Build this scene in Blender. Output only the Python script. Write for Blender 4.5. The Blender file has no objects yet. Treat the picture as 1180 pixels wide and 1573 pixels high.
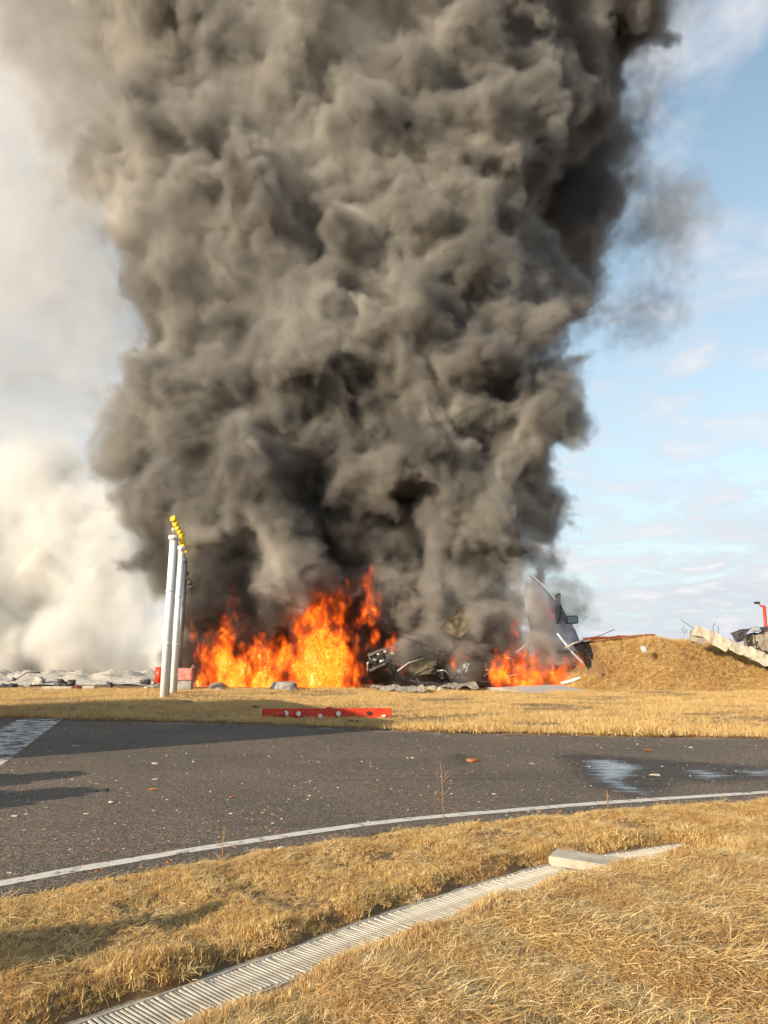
import bpy, bmesh, math, random
import numpy as np
from mathutils import Vector, Matrix, noise

random.seed(7)
S = bpy.context.scene
COL = S.collection

# ------------------------------------------------------------------ camera
F = 1188.0            # focal length in photo pixels (photo is 1180 x 1573)
CH = 1.6
PITCH = math.atan((1008 - 786.5) / F)
cam = bpy.data.objects.new('camera', bpy.data.cameras.new('camera')); COL.objects.link(cam)
cam.data.sensor_fit = 'VERTICAL'; cam.data.sensor_height = 36; cam.data.lens = 36 * F / 1573
cam.data.clip_start = 0.05; cam.data.clip_end = 30000
cam.location = (0, 0, CH); cam.rotation_euler = (math.pi / 2 + PITCH, 0, 0); S.camera = cam

# ------------------------------------------------------------------ sky
SUN_EL = math.radians(18)
sdir = Vector((-0.772, -0.636, 0)).normalized()
W = bpy.data.worlds.new('World'); S.world = W; W.use_nodes = True
nt = W.node_tree; bg = nt.nodes['Background']
sky = nt.nodes.new('ShaderNodeTexSky'); sky.sky_type = 'NISHITA'; sky.sun_disc = False
sky.sun_elevation = SUN_EL; sky.sun_rotation = math.atan2(sdir.x, sdir.y)
sky.air_density = 1.0; sky.dust_density = 0.6; sky.ozone_density = 1.5
bg.inputs[1].default_value = 0.10


def wn(kind, **kw):
    n = nt.nodes.new(kind)
    for k, v in kw.items(): setattr(n, k, v)
    return n


def wm(op, a, b=0.0, cl=False):
    n = wn('ShaderNodeMath', operation=op, use_clamp=cl)
    for i, v in enumerate((a, b)):
        if isinstance(v, bpy.types.NodeSocket): nt.links.new(v, n.inputs[i])
        else: n.inputs[i].default_value = v
    return n.outputs[0]


tc = wn('ShaderNodeTexCoord'); sp = wn('ShaderNodeSeparateXYZ'); nt.links.new(tc.outputs['Generated'], sp.inputs[0])
zz = wm('ADD', wm('MAXIMUM', sp.outputs[2], 0.0), 0.16)
cb = wn('ShaderNodeCombineXYZ')
nt.links.new(wm('DIVIDE', sp.outputs[0], zz), cb.inputs[0]); nt.links.new(wm('DIVIDE', sp.outputs[1], zz), cb.inputs[1])
n1 = wn('ShaderNodeTexNoise'); n1.inputs['Scale'].default_value = 3.6; n1.inputs['Detail'].default_value = 9; n1.inputs['Roughness'].default_value = .55; n1.inputs['Distortion'].default_value = .3
nt.links.new(cb.outputs[0], n1.inputs['Vector'])
n2 = wn('ShaderNodeTexNoise'); n2.inputs['Scale'].default_value = .8; n2.inputs['Detail'].default_value = 3
nt.links.new(cb.outputs[0], n2.inputs['Vector'])
cover = wm('ADD', wm('MULTIPLY', n1.outputs[0], .75), wm('MULTIPLY', n2.outputs[0], .35))
low = wm('SUBTRACT', 1.0, wm('MULTIPLY', sp.outputs[2], 1.8), cl=True)        # clouds thicken to the horizon
mask = wm('MULTIPLY', wm('SUBTRACT', wm('ADD', cover, wm('MULTIPLY', low, .12)), .565), 6.5, cl=True)
mask = wm('MULTIPLY', mask, .8)
mx = wn('ShaderNodeMix', data_type='RGBA'); nt.links.new(mask, mx.inputs[0]); 
shade = wn('ShaderNodeMix', data_type='RGBA'); nt.links.new(wm('MULTIPLY', wm('SUBTRACT', n1.outputs[0], .45), 4.0, cl=True), shade.inputs[0])
shade.inputs[6].default_value = (4.2, 4.4, 5.0, 1); shade.inputs[7].default_value = (6.3, 6.1, 6.1, 1)
hz = wn('ShaderNodeMix', data_type='RGBA')
nt.links.new(wm('POWER', wm('SUBTRACT', 1.0, wm('MULTIPLY', wm('MAXIMUM', sp.outputs[2], 0.0), 1.2), cl=True), 1.6), hz.inputs[0])
gain = wn('ShaderNodeMix', data_type='RGBA', blend_type='MULTIPLY'); gain.inputs[0].default_value = 1
nt.links.new(sky.outputs[0], gain.inputs[6]); gain.inputs[7].default_value = (1.75, 1.75, 1.5, 1)
nt.links.new(gain.outputs[2], hz.inputs[6]); hz.inputs[7].default_value = (4.6, 5.2, 5.7, 1)
nt.links.new(hz.outputs[2], mx.inputs[6]); nt.links.new(shade.outputs[2], mx.inputs[7])
nt.links.new(mx.outputs[2], bg.inputs[0])

# ------------------------------------------------------------------ sun, exposure, sampling
sun = bpy.data.objects.new('sun', bpy.data.lights.new('sun', 'SUN')); COL.objects.link(sun)
sun.data.energy = 5.0; sun.data.angle = math.radians(.5); sun.data.color = (1, .84, .62)
sv = Vector((sdir.x * math.cos(SUN_EL), sdir.y * math.cos(SUN_EL), math.sin(SUN_EL)))
sun.rotation_euler = sv.to_track_quat('Z', 'Y').to_euler()
S.view_settings.view_transform = 'Standard'; S.view_settings.look = 'None'
S.view_settings.exposure = 0.6; S.view_settings.gamma = 1; S.view_settings.use_curve_mapping = False
cy = S.cycles
cy.use_adaptive_sampling = True; cy.adaptive_threshold = .03
cy.max_bounces = 8; cy.diffuse_bounces = 3; cy.glossy_bounces = 3; cy.transparent_max_bounces = 16
cy.volume_bounces = 4; cy.volume_step_rate = 1.5; cy.volume_max_steps = 512
cy.sample_clamp_indirect = 6


# ------------------------------------------------------------------ helpers
def P(px, py, Y):
    """the point at depth Y metres that the photo shows at pixel (px, py)"""
    xc = (px - 590) / F; yc = (786.5 - py) / F
    dy = math.cos(PITCH) - yc * math.sin(PITCH); dz = math.sin(PITCH) + yc * math.cos(PITCH)
    return Vector((xc * Y / dy, Y, CH + dz * Y / dy))


def G(px, py, z=0.0):
    """the point of the ground seen at a pixel"""
    yc = (786.5 - py) / F
    dy = math.cos(PITCH) - yc * math.sin(PITCH); dz = math.sin(PITCH) + yc * math.cos(PITCH)
    k = (z - CH) / dz
    return Vector(((px - 590) / F * k, dy * k, z))


def RR(r, Y, py=786):
    yc = (786.5 - py) / F
    return r / F * Y / (math.cos(PITCH) - yc * math.sin(PITCH))


def tag(o, label=None, cat=None, group=None, kind=None):
    if label: o['label'] = label
    if cat: o['category'] = cat
    if group: o['group'] = group
    if kind: o['kind'] = kind
    return o


def empty(name, loc, rz=0.0):
    o = bpy.data.objects.new(name, None); COL.objects.link(o); o.location = loc; o.rotation_euler = (0, 0, rz)
    o.empty_display_size = .2
    return o


def link(name, me, mat=None, parent=None, smooth=False):
    if isinstance(me, bmesh.types.BMesh):
        bm = me; me = bpy.data.meshes.new(name); bm.normal_update(); bm.to_mesh(me); bm.free()
    if mat and not me.materials: me.materials.append(mat)
    if smooth: me.polygons.foreach_set('use_smooth', [True] * len(me.polygons))
    o = bpy.data.objects.new(name, me); COL.objects.link(o)
    if parent: o.parent = parent
    return o


def box(bm, c, s, rot=None, bev=0.0):
    m = Matrix.Translation(c) @ (rot.to_4x4() if rot else Matrix()) @ Matrix.Diagonal((*s, 1))
    r = bmesh.ops.create_cube(bm, size=1, matrix=m)
    if bev:
        es = list({e for v in r['verts'] for e in v.link_edges})
        bmesh.ops.bevel(bm, geom=es, offset=bev, segments=2, affect='EDGES')
    return bm


def tube(bm, pts, rads, n=10, cap=True):
    pts = [Vector(p) for p in pts]
    if not hasattr(rads, '__len__'): rads = [rads] * len(pts)
    rings = []
    up = None
    for i, p in enumerate(pts):
        t = (pts[min(i + 1, len(pts) - 1)] - pts[max(i - 1, 0)]).normalized()
        if up is None:
            up = t.orthogonal().normalized()
        up = (up - t * up.dot(t)).normalized(); s = t.cross(up)
        rings.append([bm.verts.new(p + (up * math.cos(a) + s * math.sin(a)) * rads[i]) for a in [2 * math.pi * k / n for k in range(n)]])
    for a, b in zip(rings, rings[1:]):
        for k in range(n):
            f = bm.faces.new((a[k], a[(k + 1) % n], b[(k + 1) % n], b[k])); f.smooth = True
    if cap:
        bm.faces.new(rings[0][::-1]); bm.faces.new(rings[-1])
    return bm


def hull(bm, c, s, n=14, seed=0, rot=None):
    rng = random.Random(seed)
    vs = []
    for _ in range(n):
        v = Vector([rng.uniform(-1, 1) for _ in range(3)])
        m = max(abs(x) for x in v) or 1
        v = v / m * rng.uniform(.75, 1)
        v = Vector((v.x * s[0] / 2, v.y * s[1] / 2, v.z * s[2] / 2))
        if rot: v = rot @ v
        vs.append(bm.verts.new(Vector(c) + v))
    r = bmesh.ops.convex_hull(bm, input=vs)
    bmesh.ops.delete(bm, geom=[g for g in r['geom_interior'] if isinstance(g, bmesh.types.BMVert)], context='VERTS')
    return bm


def sheet(corners, nu=18, nv=10, amp=.06, thick=.02, seed=0, freq=2.0, bulge=0.0, rag=.0):
    """a crumpled sheet with real thickness between four corner points"""
    a, b, c, d = [Vector(q) for q in corners]
    nrm = (b - a).cross(d - a).normalized()
    bm = bmesh.new(); g = []
    for i in range(nu + 1):
        row = []
        for j in range(nv + 1):
            u, v = i / nu, j / nv
            if rag:
                u2 = u + rag * noise.noise(Vector((v * 5, seed, 0))) * (1 if u > .5 else -1) * abs(u - .5) * 2
                v2 = v + rag * noise.noise(Vector((u * 6, seed + 9, 0))) * (1 if v > .5 else -1) * abs(v - .5) * 2
            else: u2, v2 = u, v
            p = (a * (1 - u2) + b * u2) * (1 - v2) + (d * (1 - u2) + c * u2) * v2
            q = p * freq + Vector((seed * 3.1, 0, 0))
            h = amp * (noise.noise(q) + .5 * abs(noise.noise(q * 2.3)) * 2 - .3 + .25 * noise.noise(q * 5))
            h += bulge * math.sin(math.pi * u) * math.sin(math.pi * v)
            row.append(bm.verts.new(p + nrm * h))
        g.append(row)
    fs = [bm.faces.new((g[i][j], g[i + 1][j], g[i + 1][j + 1], g[i][j + 1])) for i in range(nu) for j in range(nv)]
    bmesh.ops.solidify(bm, geom=fs, thickness=thick)
    bmesh.ops.recalc_face_normals(bm, faces=bm.faces)
    return bm


# ------------------------------------------------------------------ materials
def mat(name, col, rough=.6, metal=0.0, var=0.0, scale=3.0, col2=None, bump=0.0, bscale=30.0, emit=None, spec=.5, detail=6, coord='Object', ramp=(.35, .65)):
    m = bpy.data.materials.new(name); m.use_nodes = True; t = m.node_tree; b = t.nodes['Principled BSDF']
    b.inputs['Roughness'].default_value = rough; b.inputs['Metallic'].default_value = metal
    b.inputs['Specular IOR Level'].default_value = spec
    b.inputs['Base Color'].default_value = (*col, 1)
    c = t.nodes.new('ShaderNodeTexCoord')
    if col2 is not None or var:
        if col2 is None: col2 = tuple(x * (1 - var) for x in col)
        n = t.nodes.new('ShaderNodeTexNoise'); n.inputs['Scale'].default_value = scale; n.inputs['Detail'].default_value = detail; n.inputs['Roughness'].default_value = .6
        t.links.new(c.outputs[coord], n.inputs['Vector'])
        r = t.nodes.new('ShaderNodeValToRGB'); e = r.color_ramp.elements
        e[0].position, e[1].position = ramp; e[0].color = (*col, 1); e[1].color = (*col2, 1)
        t.links.new(n.outputs[0], r.inputs[0]); t.links.new(r.outputs[0], b.inputs['Base Color'])
    if bump:
        n = t.nodes.new('ShaderNodeTexNoise'); n.inputs['Scale'].default_value = bscale; n.inputs['Detail'].default_value = 6
        t.links.new(c.outputs[coord], n.inputs['Vector'])
        u = t.nodes.new('ShaderNodeBump'); u.inputs['Strength'].default_value = bump; u.inputs['Distance'].default_value = .02
        t.links.new(n.outputs[0], u.inputs['Height']); t.links.new(u.outputs[0], b.inputs['Normal'])
    if emit:
        b.inputs['Emission Color'].default_value = (*emit[0], 1); b.inputs['Emission Strength'].default_value = emit[1]
    return m


M = dict(
    white=mat('white_paint', (.86, .86, .84), .45, var=.12, scale=2),
    yellow=mat('yellow_paint', (.75, .55, .02), .4),
    grey_metal=mat('grey_metal', (.3, .3, .3), .4, .6, var=.3),
    burnt=mat('burnt_metal', (.035, .03, .028), .8, col2=(.13, .12, .11), scale=4, bump=.4),
    red=mat('signal_red_paint', (.72, .06, .015), .4, col2=(.5, .035, .012), scale=5),
    lens=mat('white_lens', (.8, .78, .74), .25),
    concrete=mat('pale_concrete', (.52, .46, .36), .9, col2=(.36, .31, .24), scale=6, bump=.3, bscale=25),
    concrete_dark=mat('weathered_concrete', (.34, .3, .24), .9, col2=(.2, .17, .13), scale=9, bump=.3),
    ash=mat('grey_ash', (.42, .4, .37), .95, col2=(.22, .2, .18), scale=3, bump=.5, bscale=12),
    ash_white=mat('white_ash', (.62, .57, .5), .95, col2=(.36, .32, .27), scale=6, bump=.5, bscale=12),
    black=mat('charred_black', (.012, .011, .011), .8, col2=(.04, .036, .034), scale=6, bump=.6, bscale=10),
    tarp=mat('beige_sheet', (.30, .25, .15), .6, col2=(.13, .11, .07), scale=2, bump=.3),
    cab=mat('pale_grey_cab_paint', (.60, .62, .68), .45, col2=(.38, .40, .45), scale=1.6),
    dark_plastic=mat('dark_plastic', (.03, .035, .04), .5),
    mirror=mat('mirror_glass', (.12, .16, .17), .08, .9),
    orange=mat('orange_sheet', (.62, .17, .02), .6, col2=(.35, .1, .02), scale=3),
    rust=mat('rusty_red_board', (.20, .05, .025), .8, col2=(.1, .03, .02), scale=4),
    wire=mat('rebar_wire', (.14, .11, .09), .8),
    purple=mat('dark_roof_sheet', (.10, .09, .11), .6, col2=(.22, .2, .21), scale=3, bump=.3),
    pinkred=mat('scorched_red_panel', (.42, .1, .08), .7, col2=(.55, .3, .26), scale=4),
    galv=mat('galvanised_grate', (.55, .52, .46), .6, .1, col2=(.36, .32, .25), scale=8, bump=.2),
    soil=mat('dark_soil', (.07, .04, .022), .95, col2=(.16, .09, .045), scale=7, bump=.8, bscale=40, coord='Object'),
    rock=mat('small_stone', (.6, .55, .47), .9, var=.3),
    litter=mat('orange_debris', (.5, .17, .05), .9, col2=(.25, .09, .03), scale=9),
    litter_pale=mat('pale_debris', (.62, .55, .45), .9, var=.4),
    stalk=mat('dry_stalk', (.5, .27, .09), .8, col2=(.33, .16, .05), scale=12),
)

# ------------------------------------------------------------------ ground layout (metres)
ROAD_FAR = [(-60, 36.6), (-10.4, 21.0), (-3.05, 19.0), (.87, 17.1), (7.7, 15.6), (30, 11.5), (60, 7.5)]
LINE = [(0, 1358), (200, 1322), (400, 1290), (600, 1262), (800, 1244), (950, 1232), (1180, 1217)]
LP = [G(*q) for q in LINE]
LP = [Vector((-9.0, 0.1, 0)), Vector((-6.0, 2.95, 0)), Vector((-4.2, 4.4, 0))] + LP + [Vector((7.4, 10.6, 0)), Vector((14, 13.2, 0)), Vector((30, 15.9, 0))]


def resample(pts, step):
    """Catmull-Rom through pts, evenly spaced"""
    pts = [Vector(p) for p in pts]; out = []
    for i in range(len(pts) - 1):
        p0 = pts[max(i - 1, 0)]; p1 = pts[i]; p2 = pts[i + 1]; p3 = pts[min(i + 2, len(pts) - 1)]
        n = max(2, int((p2 - p1).length / step))
        for k in range(n):
            t = k / n
            out.append(.5 * ((2 * p1) + (p2 - p0) * t + (2 * p0 - 5 * p1 + 4 * p2 - p3) * t * t + (3 * p1 - p0 - 3 * p2 + p3) * t ** 3))
    out.append(pts[-1]); return out


def offset(pts, d):
    out = []
    for i, p in enumerate(pts):
        t = (pts[min(i + 1, len(pts) - 1)] - pts[max(i - 1, 0)]).normalized()
        out.append(p + Vector((t.y, -t.x, 0)) * d)      # positive: to the right of travel (towards the camera side)
    return out


line_c = resample(LP, .25)
road_near = offset(line_c, .10 + .24)
drain_px = [((120, 1573), (262, 1573)), ((290, 1513), (400, 1522)), ((420, 1465), (520, 1478)), ((560, 1412), (655, 1424)), ((700, 1365), (790, 1378)), ((850, 1328), (905, 1338)), ((1065, 1296), (1068, 1303))]
dc = [(G(a[0], a[1], -.035) + G(b[0], b[1], -.035)) / 2 for a, b in drain_px]
dc[-1] = G(1066, 1302, -.035)
for v in dc: v.z = 0
_t = (dc[1] - dc[0]).normalized()
dc = [dc[0] - _t * 2.6, dc[0] - _t * 1.2] + dc
drain_c = resample(dc, .05)
DW = .165              # half width of the channel


def dist_poly(X, Y, poly):
    """unsigned distance to a polyline and the side (+ = right of travel), vectorised"""
    best = np.full(X.shape, 1e9); side = np.zeros(X.shape)
    for a, b in zip(poly, poly[1:]):
        dx, dy = b[0] - a[0], b[1] - a[1]; L2 = dx * dx + dy * dy + 1e-12
        t = np.clip(((X - a[0]) * dx + (Y - a[1]) * dy) / L2, 0, 1)
        ex, ey = X - a[0] - t * dx, Y - a[1] - t * dy
        d = np.hypot(ex, ey); s = np.sign(ex * dy - ey * dx)
        m = d < best; best = np.where(m, d, best); side = np.where(m, s, side)
    return best, side


rn_c = [(p.x, p.y) for p in road_near[::3]]
dr_c = [(p.x, p.y) for p in drain_c[::4]]


def smooth01(t): t = np.clip(t, 0, 1); return t * t * (3 - 2 * t)


# ------------------------------------------------------------------ periodic noise tiles
def fractal_tile(n, seed, beta=3.2, kmin=1.5):
    r = np.random.RandomState(seed); w = np.fft.rfftn(r.normal(size=(n, n, n)))
    k = np.sqrt(sum(np.array(np.meshgrid(np.fft.fftfreq(n) * n, np.fft.fftfreq(n) * n, np.fft.rfftfreq(n) * n, indexing='ij')) ** 2)); k[0, 0, 0] = 1
    a = k ** (-beta / 2 - .3) * (k >= kmin); a[0, 0, 0] = 0
    g = np.fft.irfftn(w * a, s=(n, n, n)); return (g / g.std()).astype(np.float32)


def worley_tile(n, cells, seed):
    r = np.random.RandomState(seed); cs = n / cells; g = np.full((n, n, n), 9.0, np.float32)
    m = int(cs * 1.7); o = np.arange(-m, m + 1)
    for i in range(cells):
        for j in range(cells):
            for k in range(cells):
                p = (np.array((i, j, k)) + r.uniform(.05, .95, 3)) * cs; q = np.floor(p).astype(int); f = p - q
                d = (((o - f[0]) / cs) ** 2)[:, None, None] + (((o - f[1]) / cs) ** 2)[None, :, None] + (((o - f[2]) / cs) ** 2)[None, None, :]
                ix = np.ix_((q[0] + o) % n, (q[1] + o) % n, (q[2] + o) % n)
                g[ix] = np.minimum(g[ix], d)
    return g            # squared distance in cells


FT = fractal_tile(64, 1); FT2 = fractal_tile(64, 2); FTS = fractal_tile(64, 5, beta=4.2)
WT = worley_tile(64, 8, 3)


def tri(tile, x, y, z):
    n = tile.shape[0]; m = n - 1
    xi = np.floor(x); yi = np.floor(y); zi = np.floor(z)
    fx = (x - xi).astype(np.float32); fy = (y - yi).astype(np.float32); fz = (z - zi).astype(np.float32)
    x0 = xi.astype(np.int32) & m; y0 = yi.astype(np.int32) & m; z0 = zi.astype(np.int32) & m
    x1 = (x0 + 1) & m; y1 = (y0 + 1) & m; z1 = (z0 + 1) & m
    t = tile.ravel(); a0 = x0 * n; a1 = x1 * n
    b00 = (a0 + y0) * n; b01 = (a0 + y1) * n; b10 = (a1 + y0) * n; b11 = (a1 + y1) * n
    def l(b): 
        u = t[b + z0]; return u + (t[b + z1] - u) * fz
    c0 = l(b00); c0 = c0 + (l(b01) - c0) * fy
    c1 = l(b10); c1 = c1 + (l(b11) - c1) * fy
    return c0 + (c1 - c0) * fx


def field_object(name, blobs, vox, coarse, cfg, mat_v, mat_core=None, core=1.0, seed=0, parent=None, anis=(1, 1, 1)):
    """a smoke or flame body: blobs -> distance field -> curling and billows -> density grid (+ opaque inner core)"""
    rng = np.random.RandomState(seed)
    B = np.array([(p.x, p.y, p.z, r, s) for p, r, s in blobs])
    for lev in range(cfg.get('extra', 1)):
        new = []
        big = B[:, 3].max()
        for b in B[B[:, 3] > big * .16]:
            n = cfg.get('puffs', 8)
            d = rng.normal(size=(n, 3)); d /= np.linalg.norm(d, axis=1)[:, None]
            rr = b[3] * rng.uniform(.22, .5, n)
            c = b[:3] + d * (b[3] - rr * .45)[:, None]
            new.append(np.c_[c, rr, np.full(n, b[4])])
        B = np.r_[B, np.concatenate(new)]
    pad = cfg.get('pad', 1.0)
    lo = (B[:, :3] - B[:, 3:4]).min(0) - pad; hi = (B[:, :3] + B[:, 3:4]).max(0) + pad
    lo[2] = max(lo[2], cfg.get('zmin', .02)); hi[2] = min(hi[2], cfg.get('zmax', 60.0)); lo[1] = max(lo[1], cfg.get('ymin', 20))
    n = np.maximum(4, np.ceil((hi - lo) / coarse).astype(int) + 1)
    big = 8.0
    g = np.full(tuple(n), big, np.float32); sf = np.full(tuple(n), 1.0, np.float32)
    ax = [lo[i] + np.arange(n[i]) * coarse for i in range(3)]
    for x, y, z, r, s in B:
        m = r + 3.0
        sl = [slice(max(0, int((c - m - lo[i]) / coarse)), max(0, min(n[i], int((c + m - lo[i]) / coarse) + 2))) for i, c in enumerate((x, y, z))]
        if any(q.stop <= q.start for q in sl): continue
        d = np.sqrt((ax[0][sl[0]][:, None, None] - x) ** 2 + (ax[1][sl[1]][None, :, None] - y) ** 2 + (ax[2][sl[2]][None, None, :] - z) ** 2) - r
        a = g[sl[0], sl[1], sl[2]]; kk = min(cfg.get('k', 1.0), r * .3)
        h = np.maximum(kk - np.abs(a - d), 0) / kk
        q = sf[sl[0], sl[1], sl[2]]
        sf[sl[0], sl[1], sl[2]] = np.where(d < a, s, q)
        g[sl[0], sl[1], sl[2]] = np.minimum(a, d) - h * h * kk * .25
    for axis in range(3):
        for _ in range(2): sf = (np.roll(sf, 1, axis) + sf * 2 + np.roll(sf, -1, axis)) / 4
    nf = np.floor((n - 1) * coarse / vox).astype(int) + 1
    def idx(i):
        c = np.arange(nf[i]) * vox / coarse; f = np.floor(c).astype(int); f = np.minimum(f, n[i] - 2); return f, (c - f).astype(np.float32)
    (fx, wx), (fy, wy), (fz, wz) = idx(0), idx(1), idx(2)
    out = np.zeros(tuple(nf), np.float32)
    gy = g[:, fy, :] * (1 - wy)[None, :, None] + g[:, fy + 1, :] * wy[None, :, None]
    gy = gy[:, :, fz] * (1 - wz)[None, None, :] + gy[:, :, fz + 1] * wz[None, None, :]
    band = cfg['band']
    gl, sl_ = g.ravel(), sf.ravel(); ny_, nz_ = int(n[1]), int(n[2])
    def tri_g(arr, x, y, z):
        x = np.clip(x, 0, n[0] - 1.001); y = np.clip(y, 0, n[1] - 1.001); z = np.clip(z, 0, n[2] - 1.001)
        x0 = x.astype(np.int32); y0 = y.astype(np.int32); z0 = z.astype(np.int32); u = x - x0; v = y - y0; w = z - z0
        b = (x0 * ny_ + y0) * nz_ + z0
        def l(q): return arr[q] * (1 - w) + arr[q + 1] * w
        c0 = l(b) * (1 - v) + l(b + nz_) * v; b = b + ny_ * nz_
        c1 = l(b) * (1 - v) + l(b + nz_) * v
        return c0 * (1 - u) + c1 * u
    step = max(1, int(4e6 / (nf[1] * nf[2])))
    for i0 in range(0, nf[0], step):
        s = slice(i0, min(i0 + step, nf[0]))
        sd = gy[fx[s]] * (1 - wx[s])[:, None, None] + gy[fx[s] + 1] * wx[s][:, None, None]
        o = np.where(sd < 0, 9.0, -9.0).astype(np.float32)
        I, J, K = np.nonzero(np.abs(sd) < band)
        if len(I):
            X = (lo[0] + (I + i0) * vox).astype(np.float32); Y = (lo[1] + J * vox).astype(np.float32); Z = (lo[2] + K * vox).astype(np.float32)
            o[I, J, K] = cfg['fn'](X, Y, Z, lambda x, y, z: (tri_g(gl, (x - lo[0]) / coarse, (y - lo[1]) / coarse, (z - lo[2]) / coarse),
                                                            tri_g(sl_, (x - lo[0]) / coarse, (y - lo[1]) / coarse, (z - lo[2]) / coarse)))
        out[s] = o
    # o = depth below the surface in metres divided by softness (>0 inside)
    me = bpy.data.meshes.new(name); N = int(out.size); me.vertices.add(N)
    at = me.attributes.new('depth', 'FLOAT', 'POINT'); at.data.foreach_set('value', out.ravel())
    ob = bpy.data.objects.new(name, me); COL.objects.link(ob); ob.parent = parent
    me.materials.append(mat_core or mat_v)
    tr = bpy.data.node_groups.new(name, 'GeometryNodeTree')
    tr.interface.new_socket('Geometry', in_out='INPUT', socket_type='NodeSocketGeometry')
    tr.interface.new_socket('Geometry', in_out='OUTPUT', socket_type='NodeSocketGeometry')
    NN = tr.nodes; L = tr.links.new; gi = NN.new('NodeGroupInput'); go = NN.new('NodeGroupOutput')
    def put(q, v):
        if isinstance(v, bpy.types.NodeSocket): L(v, q)
        else: q.default_value = v
    def MM(op, a, b=0., cl=False):
        q = NN.new('ShaderNodeMath'); q.operation = op; q.use_clamp = cl; put(q.inputs[0], a); put(q.inputs[1], b); return q.outputs[0]
    pos = NN.new('GeometryNodeInputPosition').outputs[0]; sx = NN.new('ShaderNodeSeparateXYZ'); L(pos, sx.inputs[0])
    ii = []
    for k in range(3):
        q = NN.new('FunctionNodeFloatToInt'); q.rounding_mode = 'ROUND'
        L(MM('MINIMUM', MM('MAXIMUM', MM('DIVIDE', MM('SUBTRACT', sx.outputs[k], float(lo[k])), vox), 0.), float(nf[k] - 1)), q.inputs[0]); ii.append(q.outputs[0])
    def IM(op, a, b):
        q = NN.new('FunctionNodeIntegerMath'); q.operation = op; put(q.inputs[0], a); put(q.inputs[1], b); return q.outputs[0]
    index = IM('ADD', IM('MULTIPLY', IM('ADD', IM('MULTIPLY', ii[0], int(nf[1])), ii[1]), int(nf[2])), ii[2])
    na = NN.new('GeometryNodeInputNamedAttribute'); na.data_type = 'FLOAT'; na.inputs[0].default_value = 'depth'
    si = NN.new('GeometryNodeSampleIndex'); si.data_type = 'FLOAT'; si.domain = 'POINT'
    L(gi.outputs[0], si.inputs['Geometry']); L(na.outputs[0], si.inputs['Value']); L(index, si.inputs['Index'])
    dep = si.outputs[0]
    top = lo + (nf - 1) * vox
    def cube(den, res):
        v = NN.new('GeometryNodeVolumeCube'); L(den, v.inputs['Density'])
        v.inputs['Min'].default_value = tuple(lo); v.inputs['Max'].default_value = tuple(top)
        for i, ch in enumerate('XYZ'): v.inputs['Resolution ' + ch].default_value = int(res[i])
        return v.outputs[0]
    jn = NN.new('GeometryNodeJoinGeometry')
    sm = NN.new('GeometryNodeSetMaterial'); sm.inputs['Material'].default_value = mat_v
    L(cube(MM('MULTIPLY', dep, 1.0, cl=True), nf), sm.inputs['Geometry'])
    if not mat_core: L(sm.outputs[0], jn.inputs[0])
    if mat_core:
        # the see-through rim is a part of its own over the dense inner body: same grid, other half of the tree
        ob2 = bpy.data.objects.new(cfg.get('rim', 'smoke_rim'), me); COL.objects.link(ob2); ob2.parent = ob; ob2['kind'] = 'stuff'
        j0 = NN.new('GeometryNodeJoinGeometry'); L(sm.outputs[0], j0.inputs[0]); L(j0.outputs[0], go.inputs[0])
        t2 = tr.copy(); md2 = ob2.modifiers.new('grid', 'NODES'); md2.node_group = t2
        tr.links.remove(go.inputs[0].links[0])
        vm = NN.new('GeometryNodeVolumeToMesh'); vm.inputs['Threshold'].default_value = .5
        L(cube(MM('SUBTRACT', dep, core - .5, cl=True), np.maximum(nf / cfg.get('core_div', 2), 4)), vm.inputs[0])
        s2 = NN.new('GeometryNodeSetMaterial'); s2.inputs['Material'].default_value = mat_core; L(vm.outputs[0], s2.inputs['Geometry'])
        ss = NN.new('GeometryNodeSetShadeSmooth'); L(s2.outputs[0], ss.inputs['Geometry'])
        L(ss.outputs[0], jn.inputs[0])
    L(jn.outputs[0], go.inputs[0])
    md = ob.modifiers.new('grid', 'NODES'); md.node_group = tr
    print(name, 'grid', nf, round(nf.prod() / 1e6, 1), 'M')
    return ob


def billow(warp, wperiod, levels, fine, edge, stretch=1.0):
    """curling smoke: domain warp, then rounded bulges, then fine erosion of the rim"""
    def fn(X, Y, Z, look):
        s = 64 / wperiod
        wx = tri(FTS, X * s, Y * s, Z * s); wy = tri(FTS, Y * s + 21, Z * s + 7, X * s + 40); wz = tri(FTS, Z * s + 50, X * s + 33, Y * s + 11)
        x = X + warp * wx; y = Y + warp * wy; z = Z + warp * wz
        sd, sf = look(x, y, z)
        for k, (cell, amp) in enumerate(levels):
            q = 8 / cell                                   # 8 tile voxels per cell
            b = .5 - 1.5 * tri(WT, x * q + 13 * k, y * q + 29 * k, z * q * stretch + 5 * k)
            sd = sd - amp * np.maximum(b, -.7) * (1 if k == 0 else 1 / np.clip(sf, .8, 2.2) ** 1.3)
            if k == 0: x = x + .25 * wy; y = y + .25 * wz; z = z + .25 * wx
        q = 64 / fine[0]
        sd = sd + fine[1] * tri(FT, x * q, y * q, z * q) * np.clip(sf, .5, 2)
        return -sd / (edge * sf)
    return fn


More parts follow.
